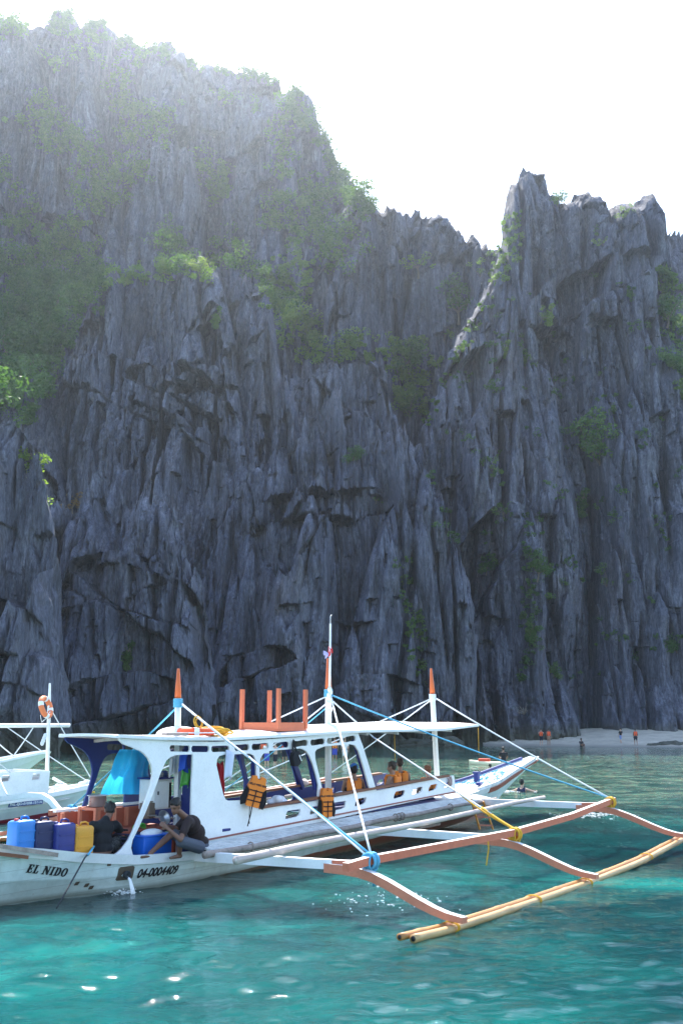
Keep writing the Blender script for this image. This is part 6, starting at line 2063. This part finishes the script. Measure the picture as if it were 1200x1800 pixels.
p = at_height(1021, 1313.5, .05)
r = empty('person', (p.x, p.y, .12), math.radians(-60)); put(r, 'dark figure sitting at the water edge of the beach', 'person')
person(r, CROUCH, skin=SKIN_D, shirt=BLACK, legs=SH_DK, vox=.038, hands=False)
stand_at(588, 1335, 0.0, math.radians(-90), 'bather in orange vest and blue shorts standing in shallow water behind the boat', STAND, sink=.25, skin=SKIN_T, legs=SH_BL, vest=VEST)
stand_at(606, 1337, 0.0, math.radians(-80), 'bather in white shirt standing in shallow water behind the boat', STAND, sink=.25, skin=SKIN_L, shirt=WHITE_C, legs=WHITE_C)
stand_at(469, 1345, 0.0, math.radians(-120), 'bather in dark shorts and pale shirt seen through the second window', ARMS_UP, sink=.3, skin=SKIN_L, shirt=WHITE_C, legs=SH_BL)
stand_at(484, 1343, 0.0, math.radians(150), 'bare shouldered bather seen through the second window', ARMS_UP, sink=.4, skin=SKIN_L, legs=SH_DK)
stand_at(463, 1341, 0.0, math.radians(-90), 'bather in red orange vest at the left of the second window', STAND, sink=.2, skin=SKIN_T, legs=SH_DK, vest=VEST_R)
stand_at(500, 1340, 0.0, math.radians(-90), 'bather in red orange vest behind the hanging black bag', STAND, sink=.2, skin=SKIN_T, legs=SH_DK, vest=VEST_R)

# swimmer by the bow, chest out of the water
p = at_height(917, 1392, 0.0)
r = empty('person', (p.x, p.y, -.38), math.radians(62)); put(r, 'swimmer with dark vest chest deep in the water below the bow', 'person')
SWIM = dict(STAND, le=(.15, .38, .40), lw=(.36, .52, .38), re=(.15, -.38, .40), rw=(.38, -.42, .38))
person(r, SWIM, skin=SKIN_L, vest=paint('navy_vest', (.015, .02, .06), .8), legs=SH_DK, vox=.022, bun=True)
# swimmer's head near the kayak
p = at_height(861, 1349, 0.0)
r = empty('person', (p.x, p.y, -.62), math.radians(100)); put(r, 'swimmer with only the head above water beside the kayak', 'person')
person(r, SWIM, skin=SKIN_T, legs=SH_DK, vox=.038, hands=False)

def kayak():
    c = at_height(872, 1345, 0.0)
    yaw = math.radians(158)
    r = empty('kayak', (c.x, c.y, 0.0), yaw)
    put(r, 'pale yellow kayak with a red bag on its deck', 'kayak')
    KY = paint('kayak_plastic', (.70, .66, .45), .4, .3, .8); KR = paint('red_bag', (.65, .07, .03), .7)
    rows = []
    for t in np.linspace(-1, 1, 25):
        w = .38 * (1 - abs(t) ** 2.6) + .02; x = t * 1.7; zt = .20 + .10 * t * t
        rows.append([(x, -w, zt - .03), (x, -w * .55, -.12 + .12 * t * t), (x, 0, -.17 + .15 * t * t), (x, w * .55, -.12 + .12 * t * t), (x, w, zt - .03), (x, w * .75, zt), (x, 0, zt - .05 * (1 - t * t)), (x, -w * .75, zt)])
    V = np.array(rows); k = 8; Fc = []
    for i in range(24):
        for j in range(k): Fc.append((i * k + j, i * k + (j + 1) % k, (i + 1) * k + (j + 1) % k, (i + 1) * k + j))
    Fc += [tuple(range(k)), tuple(24 * k + j for j in range(k - 1, -1, -1))]
    MB().add(V.reshape(-1, 3).tolist(), Fc, True).build('hull', KY, r)
    b = MB(); b.box((.75, .0, .28), (.7, .42, .2), .1, bevel=.05); b.build('bag', KR, r)
    b = MB(); b.tube([(-.3, -1.1, .55), (-.1, 0, .45), (.1, 1.1, .4)], .016, 6); b.box((-.32, -1.25, .56), (.16, .36, .02), bevel=.008); b.box((.12, 1.22, .4), (.16, .36, .02), bevel=.008)
    b.build('paddle', BLACK, r)
    s = empty('person', Matrix.Translation((c.x, c.y, 0)) @ Matrix.Rotation(yaw, 4, 'Z') @ Vector((-.45, 0, .26)), yaw + math.radians(-70))
    put(s, 'paddler in dark shirt sitting with the back to us on the kayak', 'person')
    person(s, dict(SIT, lk=(.35, .14, .14), la=(.62, .14, .0), rk=(.35, -.14, .14), ra=(.62, -.14, .0)), skin=SKIN_T, shirt=BLACK, legs=SH_DK, vox=.028, hands=False)
kayak()

# ---- spray and foam
FOAM = paint('foam', (.78, .80, .80), .6, .1, .9)
def foam(name, label, u, v, spread, count, seed, zmax=.12, flat=.35, size=(.012, .05)):
    rs = random.Random(seed); b = MB()
    c = at_height(u, v, 0.0)
    for i in range(count):
        x, y = rs.gauss(0, spread[0]), rs.gauss(0, spread[1]); r = rs.uniform(*size); z = abs(rs.gauss(0, zmax * .5))
        hh = float(wave_height(c.x + x, c.y + y))
        b.ellipsoid((c.x + x, c.y + y, hh + z), (r * rs.uniform(.8, 2.2), r, r * (flat if z < .05 else 1)), 6, 4)
    return put(b.build(name, FOAM, None, False), label, 'foam', None, 'stuff')
foam('splash', 'white splash where the outlet water meets the sea', 216, 1570, (.10, .08), 130, 1, .05, .4, (.004, .013))
foam('splash', 'white swimming splash beyond the outer boom', 1045, 1433, (.5, .35), 160, 2, .02, .25, (.008, .028))
foam('splash', 'drops flung up along the bamboo float', 672, 1588, (.5, .45), 70, 3, .12, .8, (.006, .014))
foam('splash', 'little wash in front of the swimmer', 885, 1392, (.4, .25), 40, 4, .03, .3, (.02, .05))
def outlet_stream():
    s, z = on_hull(220.5, 1538)
    b = MB(); n0 = hull_n(s, z) + .05
    for k in range(3):
        b.tube([L(s + .01 * k, n0, z - .02), L(s + .015 * k - .01, n0 + .06, z - .08), L(s + .02 * k - .02, n0 + .11 + .01 * k, z - .2), L(s + .02 * k - .03, n0 + .14 + .01 * k, -.02)], [.013, .012, .010, .013], 7)
    o = b.build('water_jet', FOAM); o.matrix_world = Matrix.Translation(BOAT_O) @ Matrix.Rotation(BOAT_ANG, 4, 'Z')
    put(o, 'jet of cooling water running from the outlet in the hull', 'water jet', None, 'stuff')
outlet_stream()

# boulders at the far end of the beach
def boulder(u, v, z, r, label, seed):
    p = at_height(u, v, z); rs = random.Random(seed)
    bm = bmesh.new(); bmesh.ops.create_icosphere(bm, subdivisions=4, radius=1.0)
    for vt in bm.verts:
        d = vt.co.normalized()
        f = float(fbm(np.array([d.x * 1.6 + seed]), np.array([d.y * 1.6 + d.z * 1.3]), 4, seed)[0])
        vt.co = Vector((d.x * r[0], d.y * r[1], d.z * r[2])) * (1 + .45 * f)
    me = bpy.data.meshes.new('boulder'); bm.to_mesh(me); bm.free()
    o = link('boulder', me, ROCK); o.location = p
    put(o, label, 'rock')
boulder(1180, 1311, .1, (1.9, 1.2, .5), 'low dark boulder at the right end of the waterline', 3)
boulder(1150, 1312, .05, (.9, .7, .3), 'small dark rock left of the low boulder on the beach', 5)
boulder(735, 1311, .1, (2.2, 1.4, .7), 'rounded rock at the left end of the beach', 7)
boulder(790, 1309, .3, (1.2, 1.0, .8), 'dark rock against the cliff foot near the left end of the beach', 9)
# ================================================================ AIR
def build_haze():
    m = bpy.data.materials.new('sea_air')
    m.use_nodes = True
    nt = m.node_tree
    nt.nodes.remove(nt.nodes['Principled BSDF'])
    v = nt.nodes.new('ShaderNodeVolumePrincipled')
    v.inputs['Color'].default_value = (0.78, 0.88, 1.0, 1)
    v.inputs['Density'].default_value = 0.00020
    v.inputs['Anisotropy'].default_value = 0.79
    nt.links.new(v.outputs[0], nt.nodes['Material Output'].inputs['Volume'])
    b = MB(); b.box((0, 0, 78), (720, 720, 160))
    o = b.build('haze', m)
    return put(o, 'thin sunlit sea haze in front of the mountain', 'haze', None, 'stuff')
build_haze()
